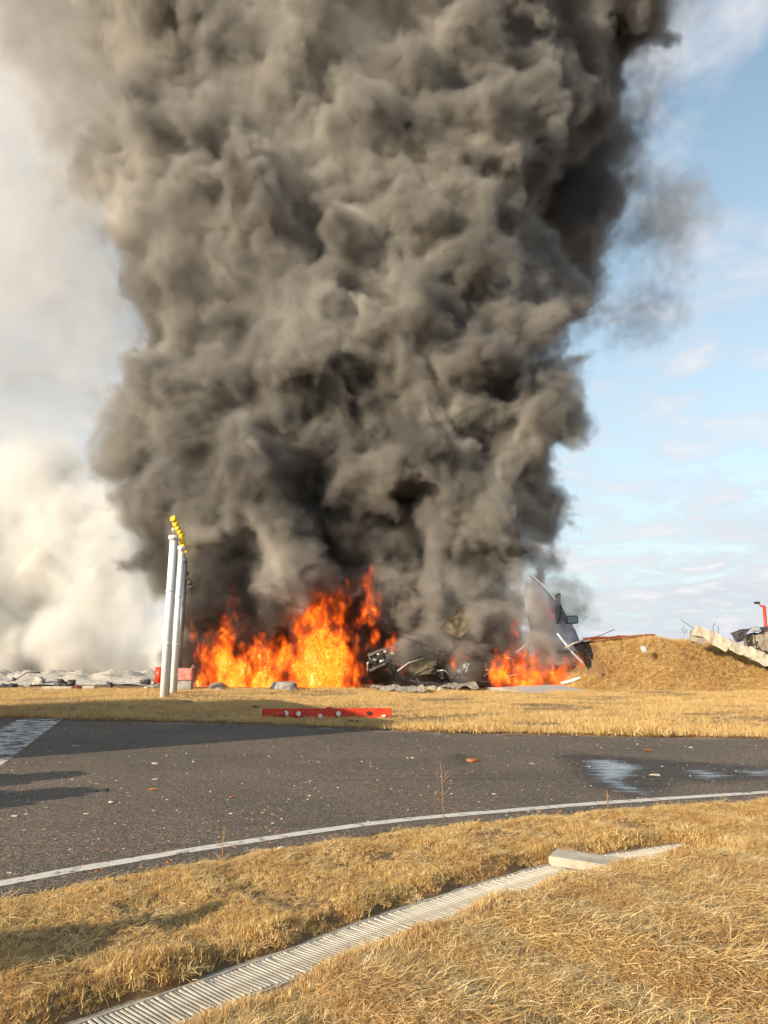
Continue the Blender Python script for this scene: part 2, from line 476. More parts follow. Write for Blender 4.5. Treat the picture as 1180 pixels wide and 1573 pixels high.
def smoke_mat(name, col, dens, an=.0, patch=None):
    m = bpy.data.materials.new(name); m.use_nodes = True; t = m.node_tree; t.nodes.clear()
    o = t.nodes.new('ShaderNodeOutputMaterial'); v = t.nodes.new('ShaderNodeVolumePrincipled')
    v.inputs['Color'].default_value = (*col, 1); v.inputs['Density'].default_value = dens; v.inputs['Anisotropy'].default_value = an
    if patch:      # sootier and cleaner parcels of smoke
        ge = t.nodes.new('ShaderNodeNewGeometry'); n = t.nodes.new('ShaderNodeTexNoise'); n.inputs['Scale'].default_value = .16; n.inputs['Detail'].default_value = 3; n.inputs['Distortion'].default_value = .8
        t.links.new(ge.outputs['Position'], n.inputs['Vector']); r = t.nodes.new('ShaderNodeValToRGB'); e = r.color_ramp.elements
        e[0].position, e[1].position = .38, .60; e[0].color = (*patch, 1); e[1].color = (*col, 1); e3 = e.new(.70); e3.color = (*[min(.9, q * 1.38) for q in col], 1)
        t.links.new(n.outputs[0], r.inputs[0]); t.links.new(r.outputs[0], v.inputs['Color'])
    t.links.new(v.outputs[0], o.inputs['Volume']); return m

# ================================================================== GROUND
gm = mat('ground_soil', (.13, .075, .035), .95, col2=(.24, .145, .06), scale=.8, bump=.5, bscale=14)


def verge_h(X, Y):
    """height of the grass verges: bumpy, dropping to the drain; 0 on the road"""
    d, s = dist_poly(X, Y, rn_c)
    near = np.where(s > 0, smooth01((d - .02) / .35), 0)
    dd, _ = dist_poly(X, Y, dr_c)
    nn = .022 * np.sin(X * 3.1 + 1.3 * np.sin(Y * 2.3)) * np.sin(Y * 3.7 + X) + .02 * np.sin(X * 7.3 + Y * 5.1)
    h = near * (.035 + nn)
    h = h - .10 * (1 - smooth01((dd - DW) / .22)) * near - .16 * (1 - smooth01((dd - DW + .06) / .07)) * near
    return h


def grid_sheet(name, xs, ys, hf, m):
    X, Y = np.meshgrid(xs, ys, indexing='ij'); Z = hf(X, Y)
    v = np.stack([X, Y, Z], -1).reshape(-1, 3); nx, ny = len(xs), len(ys)
    i = np.arange((nx - 1) * (ny - 1)); a = (i // (ny - 1)) * ny + i % (ny - 1)
    f = np.stack([a, a + ny, a + ny + 1, a + 1], -1)
    me = bpy.data.meshes.new(name); me.from_pydata(v.tolist(), [], f.tolist())
    return link(name, me, m, smooth=True)


bm = bmesh.new(); r = 9000
# base terrain far out, just under everything
vs = [bm.verts.new((x, y, -.16)) for x, y in ((-r, -r), (r, -r), (r, r), (-r, r))]; bm.faces.new(vs)
tag(link('ground', bm, gm), kind='structure')
xs = np.concatenate([np.linspace(-14, -4, 50)[:-1], np.linspace(-4, 6, 168), np.linspace(6, 16, 41)[1:]]); ys = np.concatenate([np.linspace(-5, 2, 15)[:-1], np.linspace(2, 11, 160), np.linspace(11, 18, 20)[1:]])


def near_h(X, Y):
    d, s = dist_poly(X, Y, rn_c)
    return np.where(s > 0, verge_h(X, Y), 0) - .02 * (s <= 0) - .006


tag(grid_sheet('near_verge_ground', xs, ys, near_h, gm), kind='structure')

# asphalt
am = bpy.data.materials.new('asphalt'); am.use_nodes = True; t = am.node_tree; b = t.nodes['Principled BSDF']
c = t.nodes.new('ShaderNodeTexCoord')


def tn(t, sc, det=6, vec=None, ro=.6):
    n = t.nodes.new('ShaderNodeTexNoise'); n.inputs['Scale'].default_value = sc; n.inputs['Detail'].default_value = det; n.inputs['Roughness'].default_value = ro
    if vec is not None: t.links.new(vec, n.inputs['Vector'])
    return n.outputs[0]


def tm(t, op, a, b_=0.0, cl=False):
    n = t.nodes.new('ShaderNodeMath'); n.operation = op; n.use_clamp = cl
    for i, v in enumerate((a, b_)):
        if isinstance(v, bpy.types.NodeSocket): t.links.new(v, n.inputs[i])
        else: n.inputs[i].default_value = v
    return n.outputs[0]


def tramp(t, fac, stops):
    r = t.nodes.new('ShaderNodeValToRGB'); e = r.color_ramp.elements
    while len(e) < len(stops): e.new(.5)
    for q, (p, col) in zip(e, stops): q.position = p; q.color = (*col, 1)
    t.links.new(fac, r.inputs[0]); return r.outputs[0]


def tmix(t, f, a, b_, mode='MIX'):
    n = t.nodes.new('ShaderNodeMix'); n.data_type = 'RGBA'; n.blend_type = mode
    for i, v in ((0, f), (6, a), (7, b_)):
        if isinstance(v, bpy.types.NodeSocket): t.links.new(v, n.inputs[i])
        else: n.inputs[i].default_value = v if i == 0 else (*v, 1)
    return n.outputs[2]


vo = t.nodes.new('ShaderNodeTexVoronoi'); vo.inputs['Scale'].default_value = 75; t.links.new(c.outputs['Object'], vo.inputs['Vector'])
sepc = t.nodes.new('ShaderNodeSeparateColor'); t.links.new(vo.outputs['Color'], sepc.inputs[0])
stone = tramp(t, sepc.outputs[0], [(0, (.060, .051, .043)), (.5, (.138, .115, .095)), (.84, (.22, .185, .152)), (.96, (.38, .31, .24))])
big = tn(t, .35, 5, c.outputs['Object']); base = tmix(t, tm(t, 'MULTIPLY', tm(t, 'SUBTRACT', big, .35), 2.2, True), (.80, .78, .76), (1.25, 1.15, 1.05))
colr = tmix(t, 1.0, stone, base, 'MULTIPLY')
# reddish dust drifted over the tarmac, and faint stretched tyre stains
mp = t.nodes.new('ShaderNodeMapping'); mp.inputs['Rotation'].default_value = (0, 0, math.radians(16)); mp.inputs['Scale'].default_value = (.12, 1.6, 1); t.links.new(c.outputs['Object'], mp.inputs[0])
streak = tm(t, 'MULTIPLY', tm(t, 'SUBTRACT', tn(t, 1.6, 7, mp.outputs[0]), .55), 4.0, True)
colr = tmix(t, tm(t, 'MULTIPLY', streak, .6), colr, (.05, .040, .034))
dust = tm(t, 'MULTIPLY', tm(t, 'SUBTRACT', tn(t, 2.2, 9, c.outputs['Object'], .75), .60), 5.0, True)
colr = tmix(t, tm(t, 'MULTIPLY', dust, .5), colr, (.28, .15, .075))
t.links.new(colr, b.inputs['Base Color']); b.inputs['Roughness'].default_value = .85; b.inputs['Specular IOR Level'].default_value = .25
bu = t.nodes.new('ShaderNodeBump'); bu.inputs['Distance'].default_value = .006; bu.inputs['Strength'].default_value = .9
t.links.new(vo.outputs['Distance'], bu.inputs['Height']); t.links.new(bu.outputs[0], b.inputs['Normal'])

far_pts = [Vector((x, y, 0)) for x, y in ROAD_FAR]
far_s = resample(far_pts, .4)
rngx = random.Random(4)
bm = bmesh.new()
near_pts = road_near
poly = [bm.verts.new((p.x, p.y, 0)) for p in near_pts]
ratio = len(far_s) / len(near_pts)
farv = []
for i in range(len(near_pts)):
    q = far_s[min(len(far_s) - 1, int(i * ratio))]
    farv.append(bm.verts.new((q.x, q.y + .05 * noise.noise(q * 1.7), 0)))
for i in range(len(near_pts) - 1): bm.faces.new((poly[i], poly[i + 1], farv[i + 1], farv[i]))
# crumbled near edge with thickness
low_ = [bm.verts.new((p.x + .03, p.y - .05, -.08)) for p in near_pts]
for i in range(len(near_pts) - 1): bm.faces.new((low_[i], low_[i + 1], poly[i + 1], poly[i]))
road = tag(link('road', bm, am), kind='structure')


def worn_paint(name, colr, wear, sc):
    m = bpy.data.materials.new(name); m.use_nodes = True; t = m.node_tree; b = t.nodes['Principled BSDF']
    c = t.nodes.new('ShaderNodeTexCoord'); n = tn(t, sc, 9, c.outputs['Object'], .75)
    mm = tm(t, 'MULTIPLY', tm(t, 'SUBTRACT', n, wear), 9.0, True)
    n3 = tn(t, 120, 3, c.outputs['Object'])
    t.links.new(tmix(t, mm, (.07, .06, .05), tmix(t, n3, tuple(x * .75 for x in colr), colr)), b.inputs['Base Color']); b.inputs['Roughness'].default_value = .8
    return m


def ribbon(name, pts, w0, w1, z, m, kind='structure', jitter=0.0):
    bm = bmesh.new(); a = offset(pts, w0); b_ = offset(pts, w1)
    va = [bm.verts.new((p.x, p.y + jitter * noise.noise(p * 9), z)) for p in a]; vb = [bm.verts.new((p.x, p.y + jitter * noise.noise(p * 9 + Vector((5, 5, 0))), z)) for p in b_]
    for i in range(len(pts) - 1): bm.faces.new((va[i], vb[i], vb[i + 1], va[i + 1]))
    o = link(name, bm, m); tag(o, kind=kind); return o


ribbon('edge_line', line_c, -.075, .075, .004, worn_paint('white_line_paint', (.74, .68, .60), .36, 7), jitter=.02)
# broad worn taxi marking at the left
bm = bmesh.new()
A, B_, C_, D_ = G(30, 1104), G(97, 1104), G(-14, 1188), G(-95, 1172)
n_ = 24
rows = [[bm.verts.new(Vector((A.lerp(D_, i / n_).lerp(B_.lerp(C_, i / n_), k / 6)[:2] + (.004,)))) for k in range(7)] for i in range(n_ + 1)]
for i in range(n_):
    for k in range(6): bm.faces.new((rows[i][k], rows[i][k + 1], rows[i + 1][k + 1], rows[i + 1][k]))
tag(link('broad_road_marking', bm, worn_paint('worn_white_marking', (.72, .69, .65), .44, 3.0)), kind='structure')
fl = [p for p in far_s if -30 < p.x < 30]
ribbon('far_edge_strip', fl, .10, .22, .004, worn_paint('faded_edge_paint', (.40, .37, .33), .47, 2.0), jitter=.05)

# puddles
pm = bpy.data.materials.new('puddle_water'); pm.use_nodes = True; t = pm.node_tree; b = t.nodes['Principled BSDF']
c = t.nodes.new('ShaderNodeTexCoord'); mp = t.nodes.new('ShaderNodeMapping'); mp.inputs['Scale'].default_value = (.7, 3.2, 1); t.links.new(c.outputs['Object'], mp.inputs[0])
nn = tn(t, 2.2, 8, mp.outputs[0], .7)
b.inputs['Base Color'].default_value = (.055, .055, .062, 1)
t.links.new(tramp(t, nn, [(.40, (.14,) * 3), (.52, (.28,) * 3), (.66, (.6,) * 3)]), b.inputs['Roughness'])
b.inputs['Specular IOR Level'].default_value = 1.0; b.inputs['IOR'].default_value = 1.6
b.inputs['Coat Weight'].default_value = .3; b.inputs['Coat Roughness'].default_value = .06


t.links.new(c.outputs['Object'], mp.inputs[0])
fa = t.nodes.new('ShaderNodeAttribute'); fa.attribute_name = 'fade'
cov = tm(t, 'ADD', fa.outputs['Fac'], tm(t, 'MULTIPLY', tm(t, 'SUBTRACT', tn(t, 3.0, 9, mp.outputs[0], .72), .5), 3.2))
cov = tm(t, 'MULTIPLY', tm(t, 'SUBTRACT', cov, .12), 1.5, True)
trn = t.nodes.new('ShaderNodeBsdfTransparent'); mxs = t.nodes.new('ShaderNodeMixShader')
t.links.new(cov, mxs.inputs[0]); t.links.new(trn.outputs[0], mxs.inputs[1]); t.links.new(b.outputs[0], mxs.inputs[2]); t.links.new(mxs.outputs[0], t.nodes['Material Output'].inputs[0])


def puddle(pix, label, seed):
    pts = [G(*p) for p in pix]; pts.append(pts[0]); st = .035
    x0, x1 = min(p.x for p in pts), max(p.x for p in pts); y0, y1 = min(p.y for p in pts), max(p.y for p in pts)
    X, Y = np.meshgrid(np.arange(x0, x1, st), np.arange(y0, y1, st), indexing='ij')
    d, _ = dist_poly(X, Y, [(p.x, p.y) for p in pts]); ins = np.zeros(X.shape, bool)
    for a, q in zip(pts, pts[1:]):
        c_ = ((a.y > Y) != (q.y > Y)) & (X < (q.x - a.x) * (Y - a.y) / (q.y - a.y + 1e-9) + a.x); ins ^= c_
    nx, ny = X.shape; fade = np.clip(d / .42, 0, 1) * ins
    ii = np.arange((nx - 1) * (ny - 1)); a = (ii // (ny - 1)) * ny + ii % (ny - 1); fr = fade.ravel()
    keep = (fr[a] + fr[a + ny] + fr[a + ny + 1] + fr[a + 1]) > 0; a = a[keep]
    me = bpy.data.meshes.new('puddle'); me.from_pydata(np.stack([X.ravel(), Y.ravel(), np.full(X.size, .004)], -1).tolist(), [], np.stack([a, a + ny, a + ny + 1, a + 1], -1).tolist())
    at_ = me.attributes.new('fade', 'FLOAT', 'POINT'); at_.data.foreach_set('value', fr.astype(np.float32))
    bm_ = bmesh.new(); bm_.from_mesh(me); bmesh.ops.delete(bm_, geom=[v for v in bm_.verts if not v.link_faces], context='VERTS'); bm_.to_mesh(me); bm_.free()
    tag(link('puddle', me, pm), label, 'puddle', 'wet patches on the road')


def damp(pix):
    global pm
    keep, pm = pm, dmat
    puddle(pix, 'x', 1); o = bpy.data.objects['puddle' if 'puddle' in bpy.data.objects else 'puddle']
    pm = keep
    for k in ('label', 'category', 'group'): del o[k]
    o.name = 'damp_tarmac'; o['kind'] = 'structure'; o.location.z = -.002


dmat = bpy.data.materials.new('damp_tarmac'); dmat.use_nodes = True; t = dmat.node_tree; b = t.nodes['Principled BSDF']
b.inputs['Base Color'].default_value = (.05, .042, .036, 1); b.inputs['Roughness'].default_value = .6
c = t.nodes.new('ShaderNodeTexCoord'); fa = t.nodes.new('ShaderNodeAttribute'); fa.attribute_name = 'fade'
cov = tm(t, 'MULTIPLY', tm(t, 'MULTIPLY', fa.outputs['Fac'], .55), tm(t, 'MULTIPLY', tn(t, 4, 8, c.outputs['Object'], .7), 1.7), True)
trn = t.nodes.new('ShaderNodeBsdfTransparent'); mxs = t.nodes.new('ShaderNodeMixShader')
t.links.new(cov, mxs.inputs[0]); t.links.new(trn.outputs[0], mxs.inputs[1]); t.links.new(b.outputs[0], mxs.inputs[2]); t.links.new(mxs.outputs[0], t.nodes['Material Output'].inputs[0])
damp([(840, 1158), (900, 1156), (980, 1162), (1120, 1172), (1200, 1176), (1210, 1200), (1120, 1206), (1060, 1206), (1030, 1226), (960, 1228), (905, 1214), (870, 1190)])
damp([(680, 1160), (700, 1156), (735, 1160), (740, 1172), (715, 1180), (690, 1176)])
puddle([(872, 1168), (900, 1165), (945, 1166), (1000, 1180), (985, 1192), (962, 1200), (1012, 1218), (1000, 1224), (950, 1219), (925, 1206), (900, 1198), (893, 1186)], 'largest wet bluish patch on the road, beside the white edge line', 1)
puddle([(1040, 1183), (1075, 1181), (1118, 1188), (1128, 1196), (1092, 1200), (1062, 1196)], 'smaller wet patch on the road to the right of the large one', 4)
puddle([(1120, 1184), (1185, 1180), (1210, 1192), (1150, 1195)], 'thin wet sliver on the road at the right edge of the photo', 8)

# far strip of grass ground with a slight rise, and the mound
tag(grid_sheet('far_verge_ground', np.linspace(-60, 60, 160), np.linspace(11, 75, 90),
               lambda X, Y: np.where(Y > np.interp(X, [p[0] for p in ROAD_FAR], [p[1] for p in ROAD_FAR]), .0 + .05 * smooth01((Y - np.interp(X, [p[0] for p in ROAD_FAR], [p[1] for p in ROAD_FAR])) / .8) + .03 * np.sin(X * .9) * np.sin(Y * .7), -.12), gm), kind='structure')

# ------------------------------------------------------------------ mound of straw-covered soil
MX0, MX1 = P(880, 1050, 38).x, 34.0


def mound_h(X, Y):
    ridge = 2.30 + .10 * np.sin(X * 1.1) + .05 * np.sin(X * 3.3 + 1)
    left = smooth01((X - (MX0 - .8)) / 2.2); front = smooth01((Y - 35.6 - .25 * np.sin(X * .8)) / 3.3); back = 1 - smooth01((Y - 42) / 5)
    drop = 1 - .33 * smooth01((X - 15.5) / 4.5)
    return ridge * left * front * back * drop + .05 * np.sin(X * 2.7 + Y * 1.9) * front * left * back - .02


mound = tag(grid_sheet('mound', np.linspace(MX0 - 1.5, MX1, 150), np.linspace(35.2, 48, 70), mound_h, gm), kind='structure')

# ------------------------------------------------------------------ dry grass
def straw_mat(name, stops, patch, scale=.9):
    m = bpy.data.materials.new(name); m.use_nodes = True; t = m.node_tree; b = t.nodes['Principled BSDF']
    oi = t.nodes.new('ShaderNodeObjectInfo'); at = t.nodes.new('ShaderNodeAttribute'); at.attribute_name = 'blade'
    ge = t.nodes.new('ShaderNodeNewGeometry')
    f = tm(t, 'ADD', tm(t, 'MULTIPLY', oi.outputs['Random'], .45), tm(t, 'MULTIPLY', at.outputs['Fac'], .55))
    colr = tramp(t, f, stops)
    pn = tm(t, 'MULTIPLY', tm(t, 'SUBTRACT', tn(t, scale, 5, ge.outputs['Position'], .65), .50), 4.5, True)
    colr = tmix(t, tm(t, 'MULTIPLY', pn, .62), colr, tmix(t, 1.0, colr, patch, 'MULTIPLY'))
    t.links.new(colr, b.inputs['Base Color']); b.inputs['Roughness'].default_value = .65; b.inputs['Specular IOR Level'].default_value = .25
    tl = t.nodes.new('ShaderNodeBsdfTranslucent'); t.links.new(colr, tl.inputs[0])
    ms = t.nodes.new('ShaderNodeMixShader'); ms.inputs[0].default_value = .25
    t.links.new(b.outputs[0], ms.inputs[1]); t.links.new(tl.outputs[0], ms.inputs[2])
    t.links.new(ms.outputs[0], t.nodes['Material Output'].inputs[0]); return m


GOLD = [(0, (.28, .12, .035)), (.25, (.58, .34, .12)), (.6, (.78, .57, .24)), (1, (.90, .76, .46))]
STRAW = [(0, (.22, .085, .03)), (.3, (.55, .32, .11)), (.62, (.80, .60, .28)), (1, (.94, .82, .54))]
gm1 = straw_mat('golden_dry_grass', GOLD, (.60, .42, .28)); gm2 = straw_mat('pale_straw', STRAW, (.55, .36, .24), 1.6)
gm3 = straw_mat('distant_dry_grass', GOLD, (.80, .66, .52), .35)


def clump(nb, hgt, spread, lean, width, m, seed, flat=False):
    rng = random.Random(seed); V = []; Fc = []; at = []
    for _ in range(nb):
        x, y = rng.gauss(0, spread), rng.gauss(0, spread); a = rng.uniform(0, 2 * math.pi); h = hgt * rng.uniform(.45, 1.15); w = width * rng.uniform(.6, 1.2)
        ln = abs(rng.gauss(lean, lean * .6)); d = Vector((math.cos(a), math.sin(a), 0)); s = Vector((-d.y, d.x, 0)) if not flat else Vector((-d.y, d.x, .3)).normalized()
        s.rotate(Matrix.Rotation(rng.uniform(-1, 1), 3, 'Z'))
        p0 = Vector((x, y, rng.uniform(0, .012) if flat else -.01)); c = rng.random()
        segs = 3; k0 = len(V)
        for i in range(segs + 1):
            u = i / segs
            if flat: p = p0 + d * h * u + Vector((0, 0, .012 * math.sin(u * math.pi) + .018 * u * rng.uniform(-.3, 1)))
            else: p = p0 + d * (h * ln * u * u) + Vector((0, 0, h * (u - .25 * ln * u * u)))
            ww = w * (1 - u * .85) / 2
            V += [p - s * ww, p + s * ww]; at += [c, c]
        for i in range(segs): q = k0 + 2 * i; Fc.append((q, q + 1, q + 3, q + 2))
    me = bpy.data.meshes.new('grass_clump'); me.from_pydata([tuple(v) for v in V], [], Fc); me.materials.append(m)
    a_ = me.attributes.new('blade', 'FLOAT', 'POINT'); a_.data.foreach_set('value', at)
    return bpy.data.objects.new('grass_clump', me)       # a pattern for the scatter, not itself in the scene


def scatter(name, X, Y, Z, variants, scale, label, tilt=.25, zs=1.0, seed=0):
    """real clumps on every point of a point mesh"""
    rng = np.random.RandomState(seed); N = len(X); pick = rng.randint(0, len(variants), N)
    root = None
    me = bpy.data.meshes.new(name); me.vertices.add(N); me.vertices.foreach_set('co', np.stack([X, Y, Z], -1).astype(np.float32).ravel())
    def attr(n_, ty, key, arr): a = me.attributes.new(n_, ty, 'POINT'); a.data.foreach_set(key, np.asarray(arr).ravel())
    attr('rot', 'FLOAT_VECTOR', 'vector', np.stack([rng.normal(0, tilt, N), rng.normal(0, tilt, N), rng.uniform(0, 6.283, N)], -1).astype(np.float32))
    sc = scale * rng.uniform(.6, 1.35, N)
    attr('sca', 'FLOAT_VECTOR', 'vector', np.stack([sc, sc, sc * zs * rng.uniform(.8, 1.2, N)], -1).astype(np.float32)); attr('pick', 'INT', 'value', pick.astype(np.int32))
    o = bpy.data.objects.new(name, me); COL.objects.link(o); me.materials.append(variants[0].data.materials[0])
    tr = bpy.data.node_groups.new(name, 'GeometryNodeTree')
    tr.interface.new_socket('Geometry', in_out='INPUT', socket_type='NodeSocketGeometry'); tr.interface.new_socket('Geometry', in_out='OUTPUT', socket_type='NodeSocketGeometry')
    N_ = tr.nodes; gi = N_.new('NodeGroupInput'); go = N_.new('NodeGroupOutput'); g2 = N_.new('GeometryNodeGeometryToInstance')
    for v in variants:
        q = N_.new('GeometryNodeObjectInfo'); q.inputs['Object'].default_value = v; tr.links.new(q.outputs['Geometry'], g2.inputs[0])
    ip = N_.new('GeometryNodeInstanceOnPoints'); ip.inputs['Pick Instance'].default_value = True
    def at(n_, ty):
        q = N_.new('GeometryNodeInputNamedAttribute'); q.data_type = ty; q.inputs[0].default_value = n_; return q.outputs[0]
    tr.links.new(gi.outputs[0], ip.inputs['Points']); tr.links.new(g2.outputs[0], ip.inputs['Instance'])
    er = N_.new('FunctionNodeEulerToRotation'); tr.links.new(at('rot', 'FLOAT_VECTOR'), er.inputs[0]); tr.links.new(er.outputs[0], ip.inputs['Rotation'])
    tr.links.new(at('sca', 'FLOAT_VECTOR'), ip.inputs['Scale']); tr.links.new(at('pick', 'INT'), ip.inputs['Instance Index'])
    tr.links.new(ip.outputs[0], go.inputs[0]); md = o.modifiers.new('scatter', 'NODES'); md.node_group = tr
    return tag(o, label, 'grass', kind='stuff')


rs = np.random.RandomState(11)


def snoise(X, Y, f, o=0.0):
    return np.sin(X * f + 1.7 * np.sin(Y * f * .8 + o)) * np.sin(Y * f * 1.13 + 1.4 * np.sin(X * f * .7 + 2 * o)) 


up = [clump(26, .044, .022, .8, .0052, gm1, 20 + k) for k in range(5)]
tall = [clump(22, .060, .020, .5, .0054, gm2, 40 + k) for k in range(4)]
lay = [clump(14, .17, .05, .5, .0058, gm2, 60 + k, flat=True) for k in range(5)]

N = 330000
Y = rs.uniform(1.6, 13.5, N); X = rs.uniform(-1, 1, N) * (Y * .58 + 3.4)
keep = rs.uniform(0, 1, N) < np.clip((Y / 13.5) * 1.0 + .25, 0, 1); X, Y = X[keep], Y[keep]
d, s = dist_poly(X, Y, rn_c); dd, ds = dist_poly(X, Y, dr_c)
edge_n = .10 * (snoise(X, Y, 4.1) + .6 * snoise(X, Y, 9.7, 2))
ok = (s > 0) & (d > .08 + np.abs(edge_n)) & (dd > DW + np.where(ds > 0, .0 + .02 * snoise(X, Y, 6), .075 + .04 * snoise(X, Y, 8))) & ~((d < .12) & (rs.uniform(0, 1, len(X)) < .5))
bare = (snoise(X, Y, 2.6, 1.3) + .7 * snoise(X, Y, 6.1, .4)) > .95
ok &= ~(bare & (rs.uniform(0, 1, len(X)) < .75))
X, Y, dd, ds, d = X[ok], Y[ok], dd[ok], ds[ok], d[ok]; Z = verge_h(X, Y)
side_near = ds > 0                                      # camera side of the drain
a = ~side_near
sc = np.clip(.50 + .30 * snoise(X, Y, 3.3, .6) + .35 * (dd < .4), .42, 1.1)
b2 = a & (rs.uniform(0, 1, len(X)) < .10)
scatter('fallen_blades', X[b2], Y[b2], Z[b2] + .012, lay, np.full(b2.sum(), .6), 'loose pale straws lying over the short golden grass', .2, seed=6)
scatter('verge_grass', X[a], Y[a], Z[a], up, sc[a], 'short dry golden grass growing between the road and the drain grate', .30, seed=1)
a = side_near & ((dd < 1.15 + .35 * snoise(X, Y, 2.2)) | (rs.uniform(0, 1, len(X)) < .25))
scatter('pale_grass', X[a], Y[a], Z[a], tall, np.clip(.75 - .18 * (dd[a] > .8) + .2 * snoise(X[a], Y[a], 4.0), .4, 1.1), 'pale upright dry grass on the near side of the drain grate', .25, seed=2)
a = side_near & (dd > .5)
scatter('matted_straw', X[a], Y[a], Z[a] + .012, lay, np.full(a.sum(), 1.0) * np.clip(.8 + .3 * snoise(X[a], Y[a], 2.0), .5, 1.3), 'matted tangle of flattened dry straw in the right foreground', .16, seed=3)

farc = [clump(12, .15, .07, .6, .012, gm3, 80 + k) for k in range(4)]
N = 170000
Y = 10 + 30 * rs.uniform(0, 1, N) ** .9; X = rs.uniform(-1, 1, N) * (Y * .58 + 6)
rf = np.interp(X, [p[0] for p in ROAD_FAR], [p[1] for p in ROAD_FAR])
ok = (Y > rf + .10 + .06 * snoise(X, Y, 3)) & (Y < 38.5) & ((X < MX0) | (Y < 37))
ok &= ~((snoise(X, Y, .9, 1) > .55) & (rs.uniform(0, 1, N) < .55))
X, Y = X[ok], Y[ok]; rf = rf[ok]
scatter('far_grass', X, Y, np.full(len(X), .05), farc, np.clip(.5 + .25 * snoise(X, Y, 1.3) + .3 * (Y - rf < .8), .3, 1.1), 'dry yellow grass strip beyond the road, in front of the wreckage', .3, seed=4)
N = 60000
X = rs.uniform(MX0 - 1, 24, N); Y = rs.uniform(35.3, 43, N); Z = mound_h(X, Y)
ok = (Z > .03) & ~((snoise(X, Y, 1.4, 2) > .5) & (rs.uniform(0, 1, N) < .4)) & ~((X < MX0 + 1.2 + .3 * snoise(X, Y, 3)) & (Z > .7) & (rs.uniform(0, 1, N) < .93))
mlay = [clump(12, .26, .09, .5, .014, gm3, 100 + k, flat=True) for k in range(4)]
scatter('mound_straw', X[ok], Y[ok], Z[ok] + .02, farc + mlay, np.full(ok.sum(), .8), 'dry straw and grass covering the earth mound on the right', .7, seed=5)

# ------------------------------------------------------------------ drain channel
dm = M['galv']
drain = tag(empty('drain_channel', drain_c[len(drain_c) // 2]), 'long narrow drain with pale metal grate slats curving through the foreground grass', 'drain')
inv = drain.location.copy(); inv.z = 0; drain.location.z = 0


def rail(name, off, w, z0, h, m, parent, loc):
    bm = bmesh.new(); a = offset(drain_c, off - w / 2); b_ = offset(drain_c, off + w / 2)
    R = []
    for p, q in zip(a, b_): R.append([bm.verts.new(Vector(v) - loc) for v in ((p.x, p.y, z0), (q.x, q.y, z0), (q.x, q.y, z0 + h), (p.x, p.y, z0 + h))])
    for u, v in zip(R, R[1:]):
        for k in range(4): bm.faces.new((u[k], u[(k + 1) % 4], v[(k + 1) % 4], v[k]))
    bmesh.ops.recalc_face_normals(bm, faces=bm.faces)
    return link(name, bm, m, parent)


GZ = -.035
rail('frame_rail', -DW, .02, GZ - .05, .05, dm, drain, inv); rail('frame_rail', DW, .02, GZ - .05, .05, dm, drain, inv)
rail('kerb', -DW - .035, .045, GZ - .09, .08, M['concrete_dark'], drain, inv); rail('kerb', DW + .035, .045, GZ - .09, .08, M['concrete_dark'], drain, inv)
for off in (-.10, 0, .10): rail('support_rod', off, .012, GZ - .018, .010, dm, drain, inv)
bm = bmesh.new(); box(bm, (0, 0, 0), (.0145, DW * 2 - .024, .010), bev=.002); slat_me = None
arc = 0.0; nxt = 0.0; cnt = 0
start = len(drain_c) // 5
for i in range(start, len(drain_c) - 1):
    p, q = drain_c[i], drain_c[i + 1]; L_ = (q - p).length
    while nxt <= arc + L_:
        u = (nxt - arc) / L_; w = p.lerp(q, u); ang = math.atan2(q.y - p.y, q.x - p.x)
        if cnt < 300:
            if slat_me is None:
                o = link('slat', bm, dm, drain); slat_me = o.data
            else:
                o = bpy.data.objects.new('slat', slat_me); COL.objects.link(o); o.parent = drain
            o.location = (w.x - inv.x, w.y - inv.y, GZ - .004 + .0015 * noise.noise(w * 7)); o.rotation_euler = (random.uniform(-.03, .03), random.uniform(-.05, .05), ang)
        cnt += 1
        nxt += .026
    arc += L_
# concrete slab lying across it
sb = bmesh.new(); box(sb, (0, 0, 0), (.56, .25, .065), bev=.006)
bmesh.ops.subdivide_edges(sb, edges=[e for e in sb.edges if e.calc_length() > .05], cuts=6, use_grid_fill=True)
for v in sb.verts: v.co += Vector([noise.noise(v.co * 9 + Vector((q * 4, 1, 3))) for q in range(3)]) * .008
o = link('concrete_slab', sb, M['concrete']); o.location = G(904, 1324, .025); o.rotation_euler = (math.radians(2), math.radians(2), math.radians(-26)); tag(o, 'flat pale concrete slab lying across the drain grate', 'slab')

# ================================================================== SMOKE
def blobs_of(rows):
    return [(P(px, py, Y), RR(r, Y, py), s) for px, py, r, Y, s in rows]


